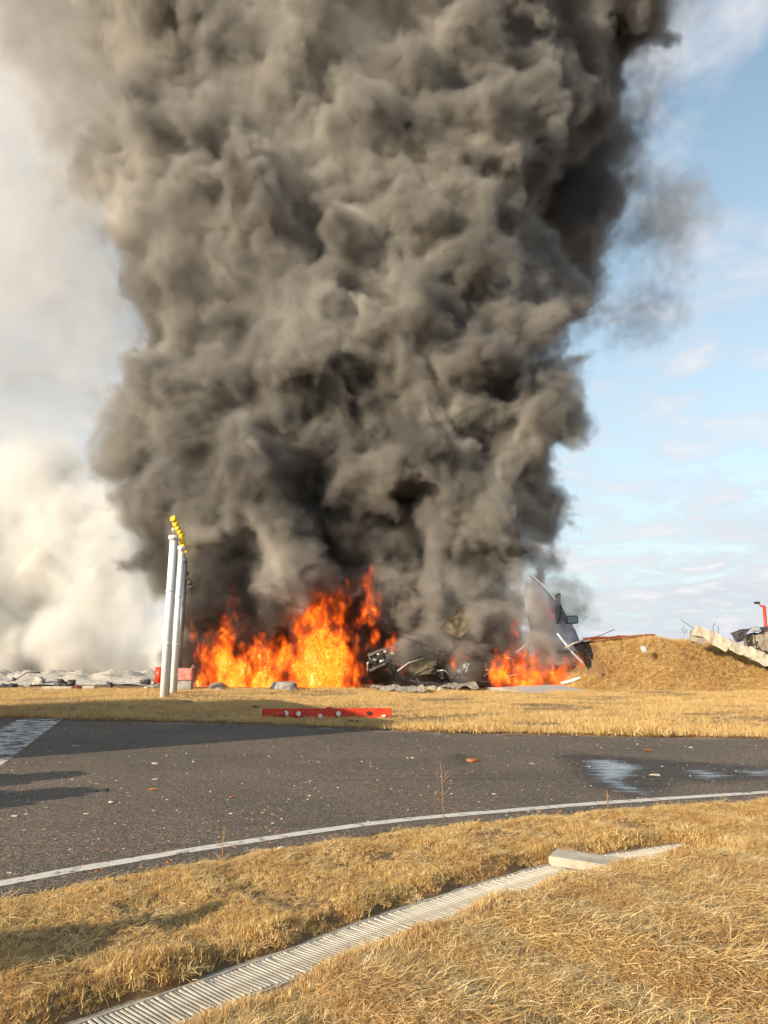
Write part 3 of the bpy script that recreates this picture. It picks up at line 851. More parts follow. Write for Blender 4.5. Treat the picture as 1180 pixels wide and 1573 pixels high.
smoke_m = smoke_mat('brown_grey_smoke', (.54, .515, .475), 2.6, patch=(.29, .275, .26))
core_m = mat('dense_smoke', (.085, .077, .068), 1.0, spec=0)
rows = [
    # left column
    (320, 1000, 55, 44.5, 1), (430, 1010, 60, 45, 1), (540, 1000, 60, 45, 1), (640, 1010, 50, 44.5, 1), (620, 950, 62, 45.5, 1), (680, 960, 60, 44.5, 1), (590, 890, 50, 46, 1), (752, 958, 46, 40.6, .9), (765, 1010, 34, 41.5, 1), (640, 840, 62, 44.5, 1), (625, 895, 55, 44.5, 1), (660, 780, 50, 43.5, .9), (805, 880, 56, 42.2, .8), (812, 800, 52, 43, .8), (795, 945, 46, 41.4, .9), (775, 850, 62, 42, .8), (800, 925, 36, 39.8, .9), (812, 965, 26, 39.2, .9), (800, 985, 34, 40.4, .9), (560, 860, 60, 44.5, 1), (350, 940, 60, 44.5, 1), (600, 800, 60, 46, 1), (655, 745, 45, 45.5, 1), (610, 730, 40, 45, 1),
    (280, 850, 36, 42.5, 1.3), (300, 900, 45, 43, 1), (330, 800, 105, 43.5, 1), (450, 840, 95, 43, 1), (420, 930, 70, 44, 1), (520, 860, 80, 44, 1), (560, 930, 60, 45, 1),
    (264, 690, 62, 43.5, 1.2), (330, 640, 118, 43.5, 1), (420, 730, 110, 42.5, .9), (530, 700, 110, 43, .9), (470, 600, 140, 43.5, .9), (256, 610, 54, 44, 1.2),
    # right column
    (640, 900, 45, 42.5, .9), (680, 860, 70, 42, .8), (765, 850, 68, 41.5, .8), (725, 780, 85, 42.5, .8), (700, 930, 55, 41.5, .8), (790, 810, 48, 42, .8), (780, 905, 55, 41.8, .9),
    (700, 970, 50, 41.6, .9), (760, 975, 50, 41.5, .9), (660, 985, 45, 42.5, 1),
    (745, 700, 75, 43.5, .8), (800, 620, 88, 42.5, .8), (680, 570, 120, 41.5, .8), (700, 480, 105, 41.5, .8), (640, 640, 115, 42.5, .8), (790, 720, 30, 45.5, .8), (850, 600, 50, 43, .9),
    # upper body
    (270, 520, 80, 44.5, 1.4), (290, 400, 105, 44.5, 1.3), (300, 270, 120, 45, 1.4), (430, 360, 120, 42.5, .8), (520, 430, 105, 42.5, .9), (560, 290, 120, 43, .9), (420, 200, 150, 44.5, 1.2), (250, 150, 95, 47, 2.0),
    (650, 330, 140, 44.5, 1), (750, 440, 95, 45.5, 1), (720, 220, 150, 45.5, 1), (815, 150, 120, 48, 1.4), (900, 40, 100, 49, 1.8), (870, 300, 82, 54, 2.0), (885, 410, 62, 54, 2.1), (850, 480, 40, 52, 1.8), (885, 210, 62, 54, 2.0), (815, 735, 22, 48, 1.6), (560, 120, 160, 45.5, 1), (350, 50, 150, 46.5, 1.3), (700, 40, 160, 46.5, 1.1),
    (210, 60, 70, 48, 2.2), (860, 0, 130, 48, 1.6), (500, -80, 190, 46.5, 1.2), (760, -100, 190, 47.5, 1.3), (300, -80, 150, 48, 1.6),
]
cfg = dict(band=3.2, k=1.2, extra=2, puffs=7, pad=1.4, zmax=52.0,
           fn=billow(.85, 15.0, [(4.2, 1.5), (1.6, .48), (.75, .20)], (2.2, .18), 1.1))
plume = field_object('smoke_plume', blobs_of(rows), .14, .5, cfg, smoke_m, core_m, 1.45, seed=3)
tag(plume, 'huge billowing brown grey smoke column rising from the burning wreckage', 'smoke')

soot_m = smoke_mat('black_sooty_smoke', (.16, .145, .14), 2.2)
rows = [(330, 905, 48, 41.2, 1.4), (300, 935, 40, 41.2, 1.5), (380, 930, 48, 41.4, 1.4), (430, 925, 42, 41.4, 1.4), (300, 985, 30, 42, 1.5), (420, 985, 40, 42.5, 1.2), (235, 850, 30, 42, 1.6),
        (545, 960, 34, 42.6, 1.2), (580, 1010, 28, 42, 1.2), (640, 792, 20, 43.0, 1.3), (600, 790, 24, 43.4, 1.3), (560, 810, 30, 42.8, 1.3), (350, 880, 50, 41.3, 1.5), (460, 900, 34, 41.6, 1.4), (520, 840, 44, 42.0, 1.5), (240, 850, 26, 41.8, 1.6), (590, 850, 34, 42.0, 1.5), (640, 800, 30, 41.8, 1.5), (580, 930, 36, 41.6, 1.3), (720, 690, 16, 41.2, 1.4)]
soot = field_object('sooty_smoke', blobs_of(rows), .12, .3, dict(band=2.0, k=.8, extra=1, puffs=8, pad=.8, fn=billow(.4, 8.0, [(1.6, .5), (.7, .2)], (2.0, .12), .7)), soot_m, None, 1.3, seed=5)
tag(soot, 'dark black soot cloud hanging right above the left fire', 'smoke')

thin_m = smoke_mat('thin_grey_smoke', (.50, .47, .45), .38)
rows = [(1005, 350, 64, 51, 2), (985, 290, 52, 51, 2), (965, 410, 58, 50, 2), (1020, 400, 44, 51, 2), (905, 470, 40, 49, 2), (930, 230, 55, 51, 2), (965, 120, 60, 52, 2), (1005, 20, 60, 52, 2),
        (150, 330, 60, 50, 2), (140, 230, 70, 51, 2), (130, 120, 80, 52, 2), (110, 10, 90, 52, 2), (60, -60, 100, 54, 2), (170, 430, 40, 49, 2)]
dark = [(880, 330, 70, 51.5, 2), (880, 240, 55, 52, 2), (895, 420, 50, 51, 2), (930, 320, 45, 52, 2), (905, 150, 50, 53, 2), (870, 480, 34, 50, 2), (815, 730, 24, 46.5, 1.6), (960, 60, 50, 53, 2), (1000, 340, 36, 52, 2)]  # shadow side of the column: its shade is put into a darker smoke colour
dk = field_object('shade_tinted_smoke', blobs_of(dark), .25, .5, dict(band=3.2, k=1.2, extra=1, puffs=8, pad=1.2, fn=billow(.8, 14.0, [(3.0, 1.2), (1.3, .4)], (2.6, .25), 1.3)), smoke_mat('smoke_shade_colour', (.20, .20, .215), .55), seed=33)
dk['kind'] = 'stuff'; tag(dk, 'soft smoke coloured darker for the shade along the right edge of the big column', 'smoke')
vr = [(165, 300, 100, 42, 2), (150, 480, 70, 42, 2), (150, 130, 110, 43.5, 2), (170, 620, 60, 41, 2), (190, -20, 130, 44, 2), (330, 420, 120, 39.5, 2), (300, 600, 110, 39, 2), (430, 250, 140, 40, 2), (250, 250, 110, 41, 2), (480, 520, 110, 39, 2), (600, 150, 140, 40.5, 2), (300, 740, 80, 39, 2), (480, 60, 150, 41, 2), (220, 90, 110, 43, 2)]
veil = field_object('smoke_veil', blobs_of(vr), .45, .9, dict(band=4.0, k=1.5, extra=1, puffs=8, pad=1.6, fn=billow(1.3, 18.0, [(4.0, 1.6), (1.6, .6)], (4.0, .5), 2.0)), smoke_mat('drifting_smoke_veil', (.76, .72, .66), .085), seed=28)
veil['kind'] = 'stuff'; tag(veil, 'faint warm veil of smoke drifting in front of the big column', 'smoke')
thin = field_object('thin_smoke', blobs_of(rows), .35, .7, dict(band=4.0, k=1.5, extra=1, puffs=8, pad=1.6, fn=billow(1.3, 18.0, [(4.0, 1.6), (1.6, .6)], (5.0, .5), 1.6)), thin_m, seed=8)
tag(thin, 'thin grey veils of smoke fraying off both sides of the big column', 'smoke')

grey_m = smoke_mat('light_grey_smoke', (.52, .49, .45), 1.5)
rows = [(640, 1000, 30, 40.6, 2), (620, 950, 30, 40.8, 2), (670, 960, 28, 40.3, 2), (600, 900, 26, 41, 2), (845, 995, 24, 38.7, .9), (872, 1020, 17, 38.6, .9), (828, 962, 18, 38.9, 1.2), (806, 930, 30, 38.9, 1.0), (826, 985, 27, 38.4, 1.0), (802, 885, 26, 39.4, 1.2), (822, 912, 16, 39.2, 1.3), (846, 985, 22, 38.5, 1.1), (836, 955, 18, 38.8, 1.1), (856, 1008, 20, 38.3, 1.1), (820, 1000, 22, 38.9, .9), (897, 1036, 9, 38.3, 1.2), (735, 965, 26, 38.6, 1), (765, 940, 26, 39, 1), (722, 905, 26, 39, 1.2), (700, 990, 20, 38.6, 1.2), (660, 930, 24, 39.0, 1.5),
        (735, 960, 30, 39.9, 1.2), (770, 950, 24, 40.0, 1.3), (700, 1036, 16, 39.9, 2)]
grey = field_object('low_smoke', blobs_of(rows), .10, .25, dict(band=1.6, k=.6, extra=1, puffs=7, pad=.5, fn=billow(.3, 6.0, [(1.1, .35), (.5, .13)], (1.4, .12), .6)), grey_m, seed=9)
tag(grey, 'light grey smoke drifting low across the wreck and the right fire', 'smoke')
rows = [(888, 930, 24, 43.5, 1.4), (870, 900, 22, 43.5, 1.4), (845, 870, 24, 43.2, 1.3), (905, 955, 16, 43.5, 1.5), (850, 930, 30, 43, 1.2)]
bs = field_object('backing_smoke', blobs_of(rows), .12, .3, dict(band=1.6, k=.6, extra=1, puffs=7, pad=.5, fn=billow(.3, 6.0, [(1.1, .35), (.5, .13)], (1.4, .12), .6)), grey_m, seed=19)
tag(bs, 'pale grey puff of smoke behind the vehicle mirror', 'smoke')

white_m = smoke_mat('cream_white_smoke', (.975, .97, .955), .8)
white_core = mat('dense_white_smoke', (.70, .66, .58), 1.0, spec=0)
rows = [(0, 1000, 90, 60, 1.5), (100, 990, 80, 60, 1.3), (190, 990, 70, 58, 1.3), (250, 1000, 50, 56, 1.2), (-80, 950, 120, 62, 1.5), (60, 900, 110, 62, 1.5), (150, 880, 90, 60, 1.3), (210, 910, 70, 58, 1.2), (190, 800, 60, 60, 1.4),
        (120, 800, 70, 62, 1.6), (60, 770, 90, 64, 1.8), (180, 760, 46, 60, 1.4), (-60, 850, 120, 64, 1.8), (60, 860, 90, 62, 1.6), (240, 950, 45, 56, 1.2), (300, 1000, 45, 55, 1.2)]
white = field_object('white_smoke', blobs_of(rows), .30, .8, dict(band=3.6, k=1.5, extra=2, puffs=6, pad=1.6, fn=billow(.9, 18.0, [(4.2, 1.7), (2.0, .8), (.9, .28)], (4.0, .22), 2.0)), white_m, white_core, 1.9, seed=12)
tag(white, 'bright cream white smoke bank rolling over the ground at the left', 'smoke')
haze_m = smoke_mat('pale_smoke_haze', (.82, .82, .825), .10)
rows = [(20, 640, 150, 75, 2), (110, 560, 110, 74, 2), (60, 430, 150, 78, 2), (130, 500, 90, 74, 2), (0, 560, 130, 74, 2), (60, 690, 120, 66, 2), (150, 600, 110, 62, 2), (60, 560, 150, 62, 2), (140, 420, 120, 64, 2), (100, 300, 150, 66, 2), (-60, 420, 180, 70, 2), (160, 720, 80, 60, 2), (170, 150, 120, 66, 2), (-20, 300, 170, 82, 2), (90, 200, 150, 84, 2), (0, 60, 190, 86, 2), (120, 700, 90, 70, 2), (-120, 500, 200, 80, 2), (160, 30, 120, 86, 2), (0, -100, 200, 86, 2)]
hzv = field_object('smoke_haze', blobs_of(rows), .9, 1.5, dict(band=8.0, k=2, extra=1, puffs=6, pad=3, zmax=100., fn=billow(3.0, 44.0, [(9.0, 3.2), (4.0, 1.3)], (10.0, 1.0), 4.0)), haze_m, seed=14)
tag(hzv, 'wide pale smoke haze covering the sky on the left', 'smoke')

# ================================================================== FIRE
fv = bpy.data.materials.new('flame_gas'); fv.use_nodes = True; t = fv.node_tree; t.nodes.clear()
o = t.nodes.new('ShaderNodeOutputMaterial'); v = t.nodes.new('ShaderNodeVolumePrincipled'); at = t.nodes.new('ShaderNodeAttribute'); at.attribute_name = 'density'
v.inputs['Color'].default_value = (.25, .08, .03, 1); v.inputs['Density'].default_value = 1.8
v.inputs['Emission Color'].default_value = (1, .1, .01, 1)
t.links.new(tramp(t, at.outputs['Fac'], [(0, (.75, .035, .003)), (.45, (1, .11, .005)), (.8, (1, .25, .015)), (1, (1, .50, .04))]), v.inputs['Emission Color'])
t.links.new(tm(t, 'MULTIPLY', tm(t, 'POWER', at.outputs['Fac'], 1.4), 3.2), v.inputs['Emission Strength'])
t.links.new(v.outputs[0], o.inputs['Volume'])
fc = bpy.data.materials.new('flame_body'); fc.use_nodes = True; t = fc.node_tree; t.nodes.clear()
o = t.nodes.new('ShaderNodeOutputMaterial'); e = t.nodes.new('ShaderNodeEmission'); ge = t.nodes.new('ShaderNodeNewGeometry')
mp = t.nodes.new('ShaderNodeMapping'); mp.inputs['Scale'].default_value = (1, 1, .6); t.links.new(ge.outputs['Position'], mp.inputs[0])
n0 = t.nodes.new('ShaderNodeTexNoise'); n0.inputs['Scale'].default_value = 4.2; n0.inputs['Detail'].default_value = 7; n0.inputs['Roughness'].default_value = .68; n0.inputs['Distortion'].default_value = 1.8; t.links.new(mp.outputs[0], n0.inputs['Vector'])
n9 = tn(t, .55, 3, ge.outputs['Position'])
sz = t.nodes.new('ShaderNodeSeparateXYZ'); t.links.new(ge.outputs['Position'], sz.inputs[0])
heat = tm(t, 'ADD', n0.outputs[0], tm(t, 'MULTIPLY', tm(t, 'SUBTRACT', n9, .5), .6))
heat = tm(t, 'ADD', heat, tm(t, 'SUBTRACT', .085, tm(t, 'MULTIPLY', sz.outputs[2], .022)))
t.links.new(tramp(t, heat, [(.30, (.40, .022, .003)), (.40, (.80, .065, .004)), (.48, (.95, .16, .006)), (.57, (1, .34, .015)), (.65, (1, .66, .07)), (.76, (1, .9, .35))]), e.inputs[0]); e.inputs[1].default_value = .95
t.links.new(e.outputs[0], o.inputs['Surface'])


def flame_fn(X, Y, Z, look):
    s = 64 / 5.0
    wx = tri(FTS, X * s, Y * s, Z * s * .7); wz = tri(FTS, Z * s * .7 + 50, X * s + 33, Y * s + 11)
    s2 = 64 / 1.6
    vx = tri(FT, X * s2, Y * s2, Z * s2 * .55); vz = tri(FT, Z * s2 * .55 + 20, X * s2 + 9, Y * s2 + 31)
    x = X + .22 * wx + .09 * vx; z = Z + .30 * wz + .16 * vz; y = Y + .15 * wz
    sd, sf = look(x, y, z)
    q = 64 / 1.1
    rdg = 1 - np.abs(tri(FT2, x * q, y * q, z * q * .5)) * 1.1
    q = 64 / 3.0
    sd = sd + .16 * tri(FT, X * q, Y * q, Z * q * .5) - .10 * rdg
    return -sd / (.42 * sf) * (.62 + .5 * np.clip(rdg, -.2, 1))


def tongue(px, y0, y1, w, Y, n=7, lean=0.0):
    out = []
    for i in range(n):
        u = i / (n - 1); py = y0 + (y1 - y0) * u; r = w * (1 - .72 * u ** 1.3)
        out.append((px + lean * u + 3 * math.sin(i * 2.1 + px), py, r, Y + .3 * math.sin(px * .7 + i), 1.0))
    return out


FCFG = dict(band=1.0, k=.35, extra=1, puffs=6, pad=.45, core_div=1, fn=flame_fn, ymin=30)


def fire(rows, label, seed, vox=.06):
    o = field_object('flames', blobs_of(rows), vox, .15, FCFG, fv, fc, 1.15, seed=seed)
    return tag(o, label, 'fire', 'fires burning in the wreckage')


rows = []
for a in [(300, 1050, 972, 11, 41), (318, 1050, 990, 14, 40.8), (338, 1050, 960, 17, 40.8), (352, 1050, 905, 18, 41), (372, 1050, 955, 20, 40.7), (395, 1050, 962, 18, 40.9), (418, 1050, 972, 18, 40.7), (438, 1050, 985, 18, 40.8),
          (462, 1050, 912, 24, 40.8), (487, 1050, 905, 30, 40.6), (512, 1050, 905, 27, 40.8), (528, 1050, 900, 16, 41), (540, 1052, 1000, 12, 40.4), (558, 1054, 1030, 9, 39.9), (408, 1055, 1020, 22, 40.3), (350, 1055, 1020, 24, 40.3), (470, 1055, 1020, 24, 40.2), (515, 1056, 1030, 16, 40.0)]:
    rows += tongue(*a)
fire(rows, 'largest wall of orange flames, burning behind the white light masts', 31)
fire(tongue(556, 962, 862, 9, 40.6, 8, 2) + tongue(563, 935, 880, 13, 40.6, 6) + tongue(566, 985, 940, 8, 40.5, 5) + tongue(549, 1012, 985, 8, 40.5, 4), 'tall narrow flame right of the flame wall, licking up into smoke', 32)
fire(tongue(600, 985, 955, 9, 40.3, 5, 3), 'small orange flame above the charred black truss', 33, .05)
rows = []
for a in [(762, 1044, 1004, 14, 38.7), (780, 1045, 998, 16, 38.6), (800, 1046, 992, 17, 38.6), (820, 1046, 990, 15, 38.7), (842, 1046, 1014, 13, 38.6), (862, 1048, 1028, 9, 38.5), (880, 1048, 1036, 7, 38.7), (905, 1050, 1034, 8, 38.5), (922, 1052, 1036, 6, 38.3)]:
    rows += tongue(*a, n=6)
fire(rows, 'wide low fire of yellow orange flames above the pale flat sheet', 34)
fire(tongue(709, 1022, 998, 8, 39.6, 4), 'small square orange flame between the smoke folds', 35, .05)
fire(tongue(795, 985, 968, 9, 39.5, 4, 6), 'reddish flame showing through a hole in the grey smoke', 36, .05)
fire(tongue(833, 948, 928, 7, 39.9, 4, -5), 'small flame inside the wrecked vehicle cab', 37, .05)
fire(tongue(757, 1062, 1048, 7, 37.5, 4) + tongue(745, 1061, 1054, 4, 37.5, 3) + tongue(772, 1061, 1052, 4, 37.5, 3), 'low yellow flame at the grass edge left of the pale sheet', 38, .05)
fire(tongue(893, 1020, 1008, 3.5, 38.4, 4) + tongue(903, 1032, 1018, 4, 38.3, 4) + tongue(915, 1044, 1028, 4.5, 38.2, 4), 'thin line of flames running down the leaning pipe', 39, .05)

# ================================================================== WRECKAGE
def pipe(name, pts, r, m, label, cat, parent=None, group=None, n=8):
    bm = bmesh.new(); tube(bm, pts, r, n)
    o = link(name, bm, m, parent)
    if label: tag(o, label, cat, group)
    return o


# vehicle cab leaning in the smoke
cab = tag(empty('wrecked_vehicle', G(870, 1040)), 'pale grey wrecked vehicle cab leaning in smoke with black wing mirror', 'vehicle')
off = -cab.location


def cabp(px, py, Y): return P(px, py, Y) + off


ed = resample([Vector((816, 884, 3)), Vector((842, 909, 20)), Vector((864, 938, 30)), Vector((882, 970, 36)), Vector((899, 1020, 40))], 7)
bm = bmesh.new(); R_ = []
for e_ in ed:
    c_ = cabp(e_.x - e_.z, e_.y, 40.6); r_ = cabp(e_.x, e_.y, 40.6); hw = (r_ - c_).length; row = []
    for q in range(17):
        a = math.pi * (q / 16) * .95 - .25
        row.append(bm.verts.new(c_ + Vector((math.cos(a) * hw, -math.sin(a) * hw * .75, .03 * noise.noise(Vector((e_.y * .03, a * 2, 0)))))))
    R_.append(row)
for a, b_ in zip(R_, R_[1:]):
    for q in range(16): bm.faces.new((a[q], a[q + 1], b_[q + 1], b_[q]))
bmesh.ops.solidify(bm, geom=bm.faces[:], thickness=.04); bmesh.ops.recalc_face_normals(bm, faces=bm.faces)
link('body_shell', bm, M['cab'], cab, True)
bm = bmesh.new(); tube(bm, [cabp(818, 884, 40.4), cabp(844, 909, 40.4), cabp(866, 938, 40.4), cabp(884, 970, 40.4), cabp(899, 1010, 40.4)], [.02, .035, .04, .04, .04], 8); link('door_pillar', bm, M['cab'], cab)
bm = bmesh.new(); tube(bm, [cabp(853, 918, 39.9), cabp(858, 912, 39.85), cabp(858, 950, 39.8), cabp(856, 957, 39.8), cabp(853, 957, 39.8)], [.05, .12, .12, .1, .06], 8); link('mirror_bracket', bm, M['dark_plastic'], cab)
bm = bmesh.new(); tube(bm, [cabp(858, 925, 39.85), cabp(868, 950, 39.8), cabp(872, 958, 39.7)], .09, 8); link('black_seal', bm, M['dark_plastic'], cab)
c_ = cabp(879, 952, 39.6); bm = bmesh.new(); box(bm, (0, 0, 0), (.62, .16, .42), bev=.05)
mh = link('mirror', bm, M['dark_plastic'], cab); mh.location = c_; mh.rotation_euler = (0, math.radians(-3), math.radians(8))
bm = bmesh.new(); box(bm, (0, -.085, 0), (.50, .012, .30), bev=.004); link('mirror_glass', bm, M['mirror'], mh)
pipe('hanging_wire', [cabp(879, 960, 39.6), cabp(880, 966, 39.6), cabp(876, 968, 39.6)], .02, M['wire'], None, None, cab)

pipe('leaning_pipe', [P(856, 973, 38.9), P(880, 1003, 38.6), P(908, 1030, 38.3), P(938, 1057, 38.0)], [.05, .06, .07, .07], M['cab'], 'long thin scorched pipe leaning from the vehicle down to the grass', 'pipe')
o = link('black_sheet', sheet([P(880, 990, 38.6), P(906, 984, 39.0), P(915, 1026, 37.6), P(904, 1028, 37.6)], 10, 12, .1, .04, 4, 1.5, rag=.1), M['black']); tag(o, 'torn charred black sheet leaning on the left flank of the mound', 'sheet')
o = link('black_strip', sheet([P(923, 1034, 37.0), P(933, 1036, 37.2), P(944, 1060, 36.8), P(936, 1057, 36.8)], 6, 8, .06, .05, 7, 2, rag=.1), M['black']); tag(o, 'small jagged black strip standing at the foot of the mound', 'panel')
pipe('white_strip', [P(868, 996, 38.4), P(880, 989, 38.5), P(896, 984, 38.7)], .045, M['ash_white'], 'short white bent strip lying on top of the black panel', 'strip')
o = link('pale_sheet', sheet([G(745, 1056, .12), G(800, 1067, .05), G(916, 1061, .06), G(900, 1050, .20)], 26, 10, .05, .05, 11, 1.2, bulge=.12, rag=.05), M['white'], None, True); tag(o, 'large pale flat sheet lying on the ground in front of the right fire', 'sheet')
pipe('curled_strip', [P(862, 1049, 37.6), P(878, 1046, 37.5), P(890, 1041, 37.4), P(893, 1044, 37.4)], [.04, .07, .06, .03], M['white'], 'curled white strip on top of the large pale panel', 'strip')
o = link('crumpled_sheet', sheet([P(676, 964, 39.0), P(712, 928, 39.0), P(748, 935, 39.4), P(704, 984, 38.8)], 20, 16, .22, .03, 6, 1.0, rag=.06), M['tarp'], None, True); tag(o, 'crumpled beige sheet of cladding poking out of the smoke', 'sheet')
o = link('dark_hollow_panel', sheet([P(672, 960, 40.5), P(700, 984, 40.2), P(745, 1000, 40.2), P(730, 950, 40.8)], 12, 10, .15, .04, 16, 1.2), M['burnt']); tag(o, 'dark burnt panel hanging under the crumpled beige sheet', 'panel')

# charred truss
tr_ = tag(empty('charred_truss', G(600, 1040)), 'black charred box truss lying tilted between the two fires', 'truss'); off = -tr_.location
tp = lambda px, py, Y: P(px, py, Y) + off
ends = [(tp(566, 1008, 40.0), tp(634, 984, 40.6)), (tp(568, 1030, 39.8), tp(640, 1003, 40.4)), (tp(566, 1006, 40.9), tp(634, 983, 41.4)), (tp(568, 1030, 40.7), tp(640, 1002, 41.3))]
for a, b_ in ends:
    bm = bmesh.new(); tube(bm, [a, a.lerp(b_, .5) + Vector((0, 0, .05)), b_], .07, 8); link('chord', bm, M['burnt'], tr_)
for k in range(6):
    u = k / 5
    for (i, j) in ((0, 1), (2, 3)):
        bm = bmesh.new(); a, b_ = ends[i][0].lerp(ends[i][1], u), ends[j][0].lerp(ends[j][1], min(1, u + .17)); tube(bm, [a, b_], .045, 6); link('brace', bm, M['burnt'], tr_)
link('crushed_skin', sheet([ends[0][0], ends[0][1], ends[1][1], ends[1][0]], 22, 10, .22, .03, 8, 2.2, rag=.05), M['burnt'], tr_)
for k, (px, py) in enumerate([(581, 1006), (592, 1001), (575, 1014), (603, 1003), (586, 1016)]):
    bm = bmesh.new(); hull(bm, tp(px, py, 39.7), (.22, .1, .16), 10, k); link('torn_flake', bm, M['ash_white'], tr_)
pipe('upright_stake', [G(565, 1052), P(565, 1018, 39.6)], .05, M['ash_white'], 'short pale upright stake left of the charred truss', 'stake')
o = link('red_board', sheet([P(590, 1030, 40.0), P(640, 992, 40.6), P(648, 1008, 40.4), P(620, 1036, 39.9)], 14, 6, .06, .05, 5, 2), M['rust']); tag(o, 'rust red board leaning behind the charred truss', 'board')
o = link('grey_board', sheet([P(622, 1036, 39.7), P(640, 1010, 40.3), P(672, 1010, 40.2), P(668, 1036, 39.5)], 14, 8, .10, .05, 9, 2, rag=.08), M['tarp']); tag(o, 'brown ribbed board propped up right of the rust red board', 'board')

slabs = [((545, 1050), (610, 1038), (650, 1044), (580, 1058), 'pale buckled sheet at the foot of the charred truss'), ((600, 1040), (690, 1032), (700, 1042), (640, 1050), 'grey white crushed sheet between the truss and the beige cladding'),
         ((640, 1050), (730, 1046), (735, 1056), (650, 1060), 'flat grey sheet left of the low yellow flame'), ((575, 1056), (650, 1052), (655, 1061), (590, 1062), 'ash covered flat sheet nearest the grass edge'), ((690, 1040), (760, 1038), (770, 1046), (700, 1050), 'reddish grey scorched sheet under the smoke')]
for k, (a, b_, c_, d_, lab) in enumerate(slabs):
    o = link('crushed_sheet', sheet([G(*a, .12), G(*b_, .35), G(*c_, .22), G(*d_, .04)], 26, 12, .16, .035, 20 + k, 1.3, rag=.12), M['ash_white'] if k != 4 else M['ash']); tag(o, lab, 'sheet metal', 'crushed sheets on the ground')
bt = [P(640, 1042, 38.4), P(645, 1050, 38.3), P(660, 1049, 38.2), P(678, 1052, 38.2), P(688, 1046, 38.2)]
o = pipe('twisted_beam', bt, [.05, .08, .07, .06, .03], M['black'], 'thin black twisted beam in front of the crushed sheets', 'beam')
for k, (px, py, s, lab) in enumerate([(663, 1058, .35, 'pale brick sized block left of centre at the grass edge'), (678, 1059, .28, 'smaller pale block next to the black twisted beam'), (648, 1058, .25, 'leftmost of the pale blocks under the black twisted beam'), (700, 1058, .22, 'small pale block at the right end of the twisted beam')]):
    bm = bmesh.new(); hull(bm, (0, 0, 0), (s * 1.5, s, s * .8), 12, 50 + k); o = link('pale_block', bm, M['concrete']); o.location = G(px, py, .12); tag(o, lab, 'block', 'pale blocks under the beam')
    
# extra torn scraps in the wreck zone
rr = random.Random(12)
for k in range(46):
    px = rr.uniform(545, 930); py = rr.uniform(1044, 1061); s = rr.uniform(.08, .38)
    bm = bmesh.new(); hull(bm, (0, 0, 0), (s * rr.uniform(.8, 2), s, s * rr.uniform(.3, .8)), 9, 200 + k)
    mk = rr.choice(['ash_white', 'ash', 'burnt', 'black', 'concrete', 'rust']); o = link('debris_scrap', bm, M[mk]); o.location = G(px, py, s * .2); o.rotation_euler = (rr.uniform(-.4, .4), rr.uniform(-.4, .4), rr.uniform(0, 3))
    tag(o, '%s %s scrap %s, %s' % ('larger' if s > .25 else 'small' if s > .15 else 'tiny', dict(ash_white='ash white', ash='grey', burnt='charred', black='black', concrete='sandy', rust='rust red')[mk],
        'at the grass edge' if py > 1056 else 'on the ground' if py > 1050 else 'among the crushed sheets', 'below the charred truss' if px < 640 else 'below the beige sheet' if px < 720 else 'left of the pale flat sheet' if px < 760 else 'by the pale flat sheet' if px < 860 else 'at the foot of the leaning pipe'), 'debris', 'scraps below the burning wreck')

def place(px, py):
    a = 'beside the charred truss in' if px < 640 else 'under the beige sheet in' if px < 700 else 'left of the right fire in' if px < 750 else 'behind the right fire in' if px < 850 else 'below the vehicle cab in'
    return ('low ' if py > 1030 else 'high ' if py < 1012 else '') + a


for k in range(34):
    px = rr.uniform(575, 905); py = rr.uniform(1000, 1050); Y_ = rr.uniform(38.6, 40.6); L_ = rr.uniform(.5, 1.9); a = rr.uniform(-.6, .9)
    p0 = P(px, py, Y_); p0.z = max(p0.z, .1); d_ = Vector((math.cos(a), rr.uniform(-.5, .5), math.sin(a) * .8)) * L_
    if k % 3:
        bm = bmesh.new(); tube(bm, [p0, p0 + d_ * .4 + Vector((0, 0, rr.uniform(-.1, .25))), p0 + d_ + Vector((0, 0, rr.uniform(-.2, .2)))], [.05, .045, .03], 6)
    else: bm = sheet([p0, p0 + d_ * .6, p0 + d_ * .6 + Vector((.1, .3, .5)), p0 + Vector((0, .3, .45))], 8, 6, .12, .02, k, 2.0, rag=.15)
    tag(link('twisted_metal', bm, M[(mk := rr.choice(['burnt', 'black', 'burnt', 'ash', 'grey_metal']))]), '%s %s %s, %s the wreck' % ('long' if L_ > 1.2 else 'short', dict(burnt='charred', black='soot black', ash='ash grey', grey_metal='bare grey')[mk], 'bent metal bar' if k % 3 else 'torn metal flap', place(px, py)), 'wreckage', 'twisted metal in the wreck')

# ash at the left fire and red things behind the masts
o = link('ash_heap', sheet([G(318, 1062, .02), G(352, 1062, .02), G(350, 1052, .10), G(322, 1052, .10)], 16, 8, .08, .05, 3, 2.5, bulge=.28), M['ash_white'], None, True); tag(o, 'low white ash heap at the foot of the largest fire', 'ash')
bm = bmesh.new(); hull(bm, (0, 0, 0), (1.5, .7, .62), 16, 5); o = link('rubble_heap', bm, M['ash']); o.location = G(436, 1057, .14); tag(o, 'small grey rubble heap in front of the largest fire', 'rubble')
bm = bmesh.new(); tube(bm, [(0, 0, 0), (0, 0, .72)], .22, 16); bmesh.ops.recalc_face_normals(bm, faces=bm.faces); o = link('red_drum', bm, M['red']); o.location = P(245, 1049, 36.5); tag(o, 'bright red upright drum just left of the white masts', 'drum')
bx = tag(empty('scorched_box', P(283, 1060, 36.5)), 'scorched pink and red box on a grey stand right of the masts', 'box')
bm = bmesh.new(); box(bm, (0, 0, .72), (.75, .4, .55), bev=.02); hull(bm, (.35, .1, 1.02), (.2, .2, .3), 10, 2); link('red_casing', bm, M['pinkred'], bx)
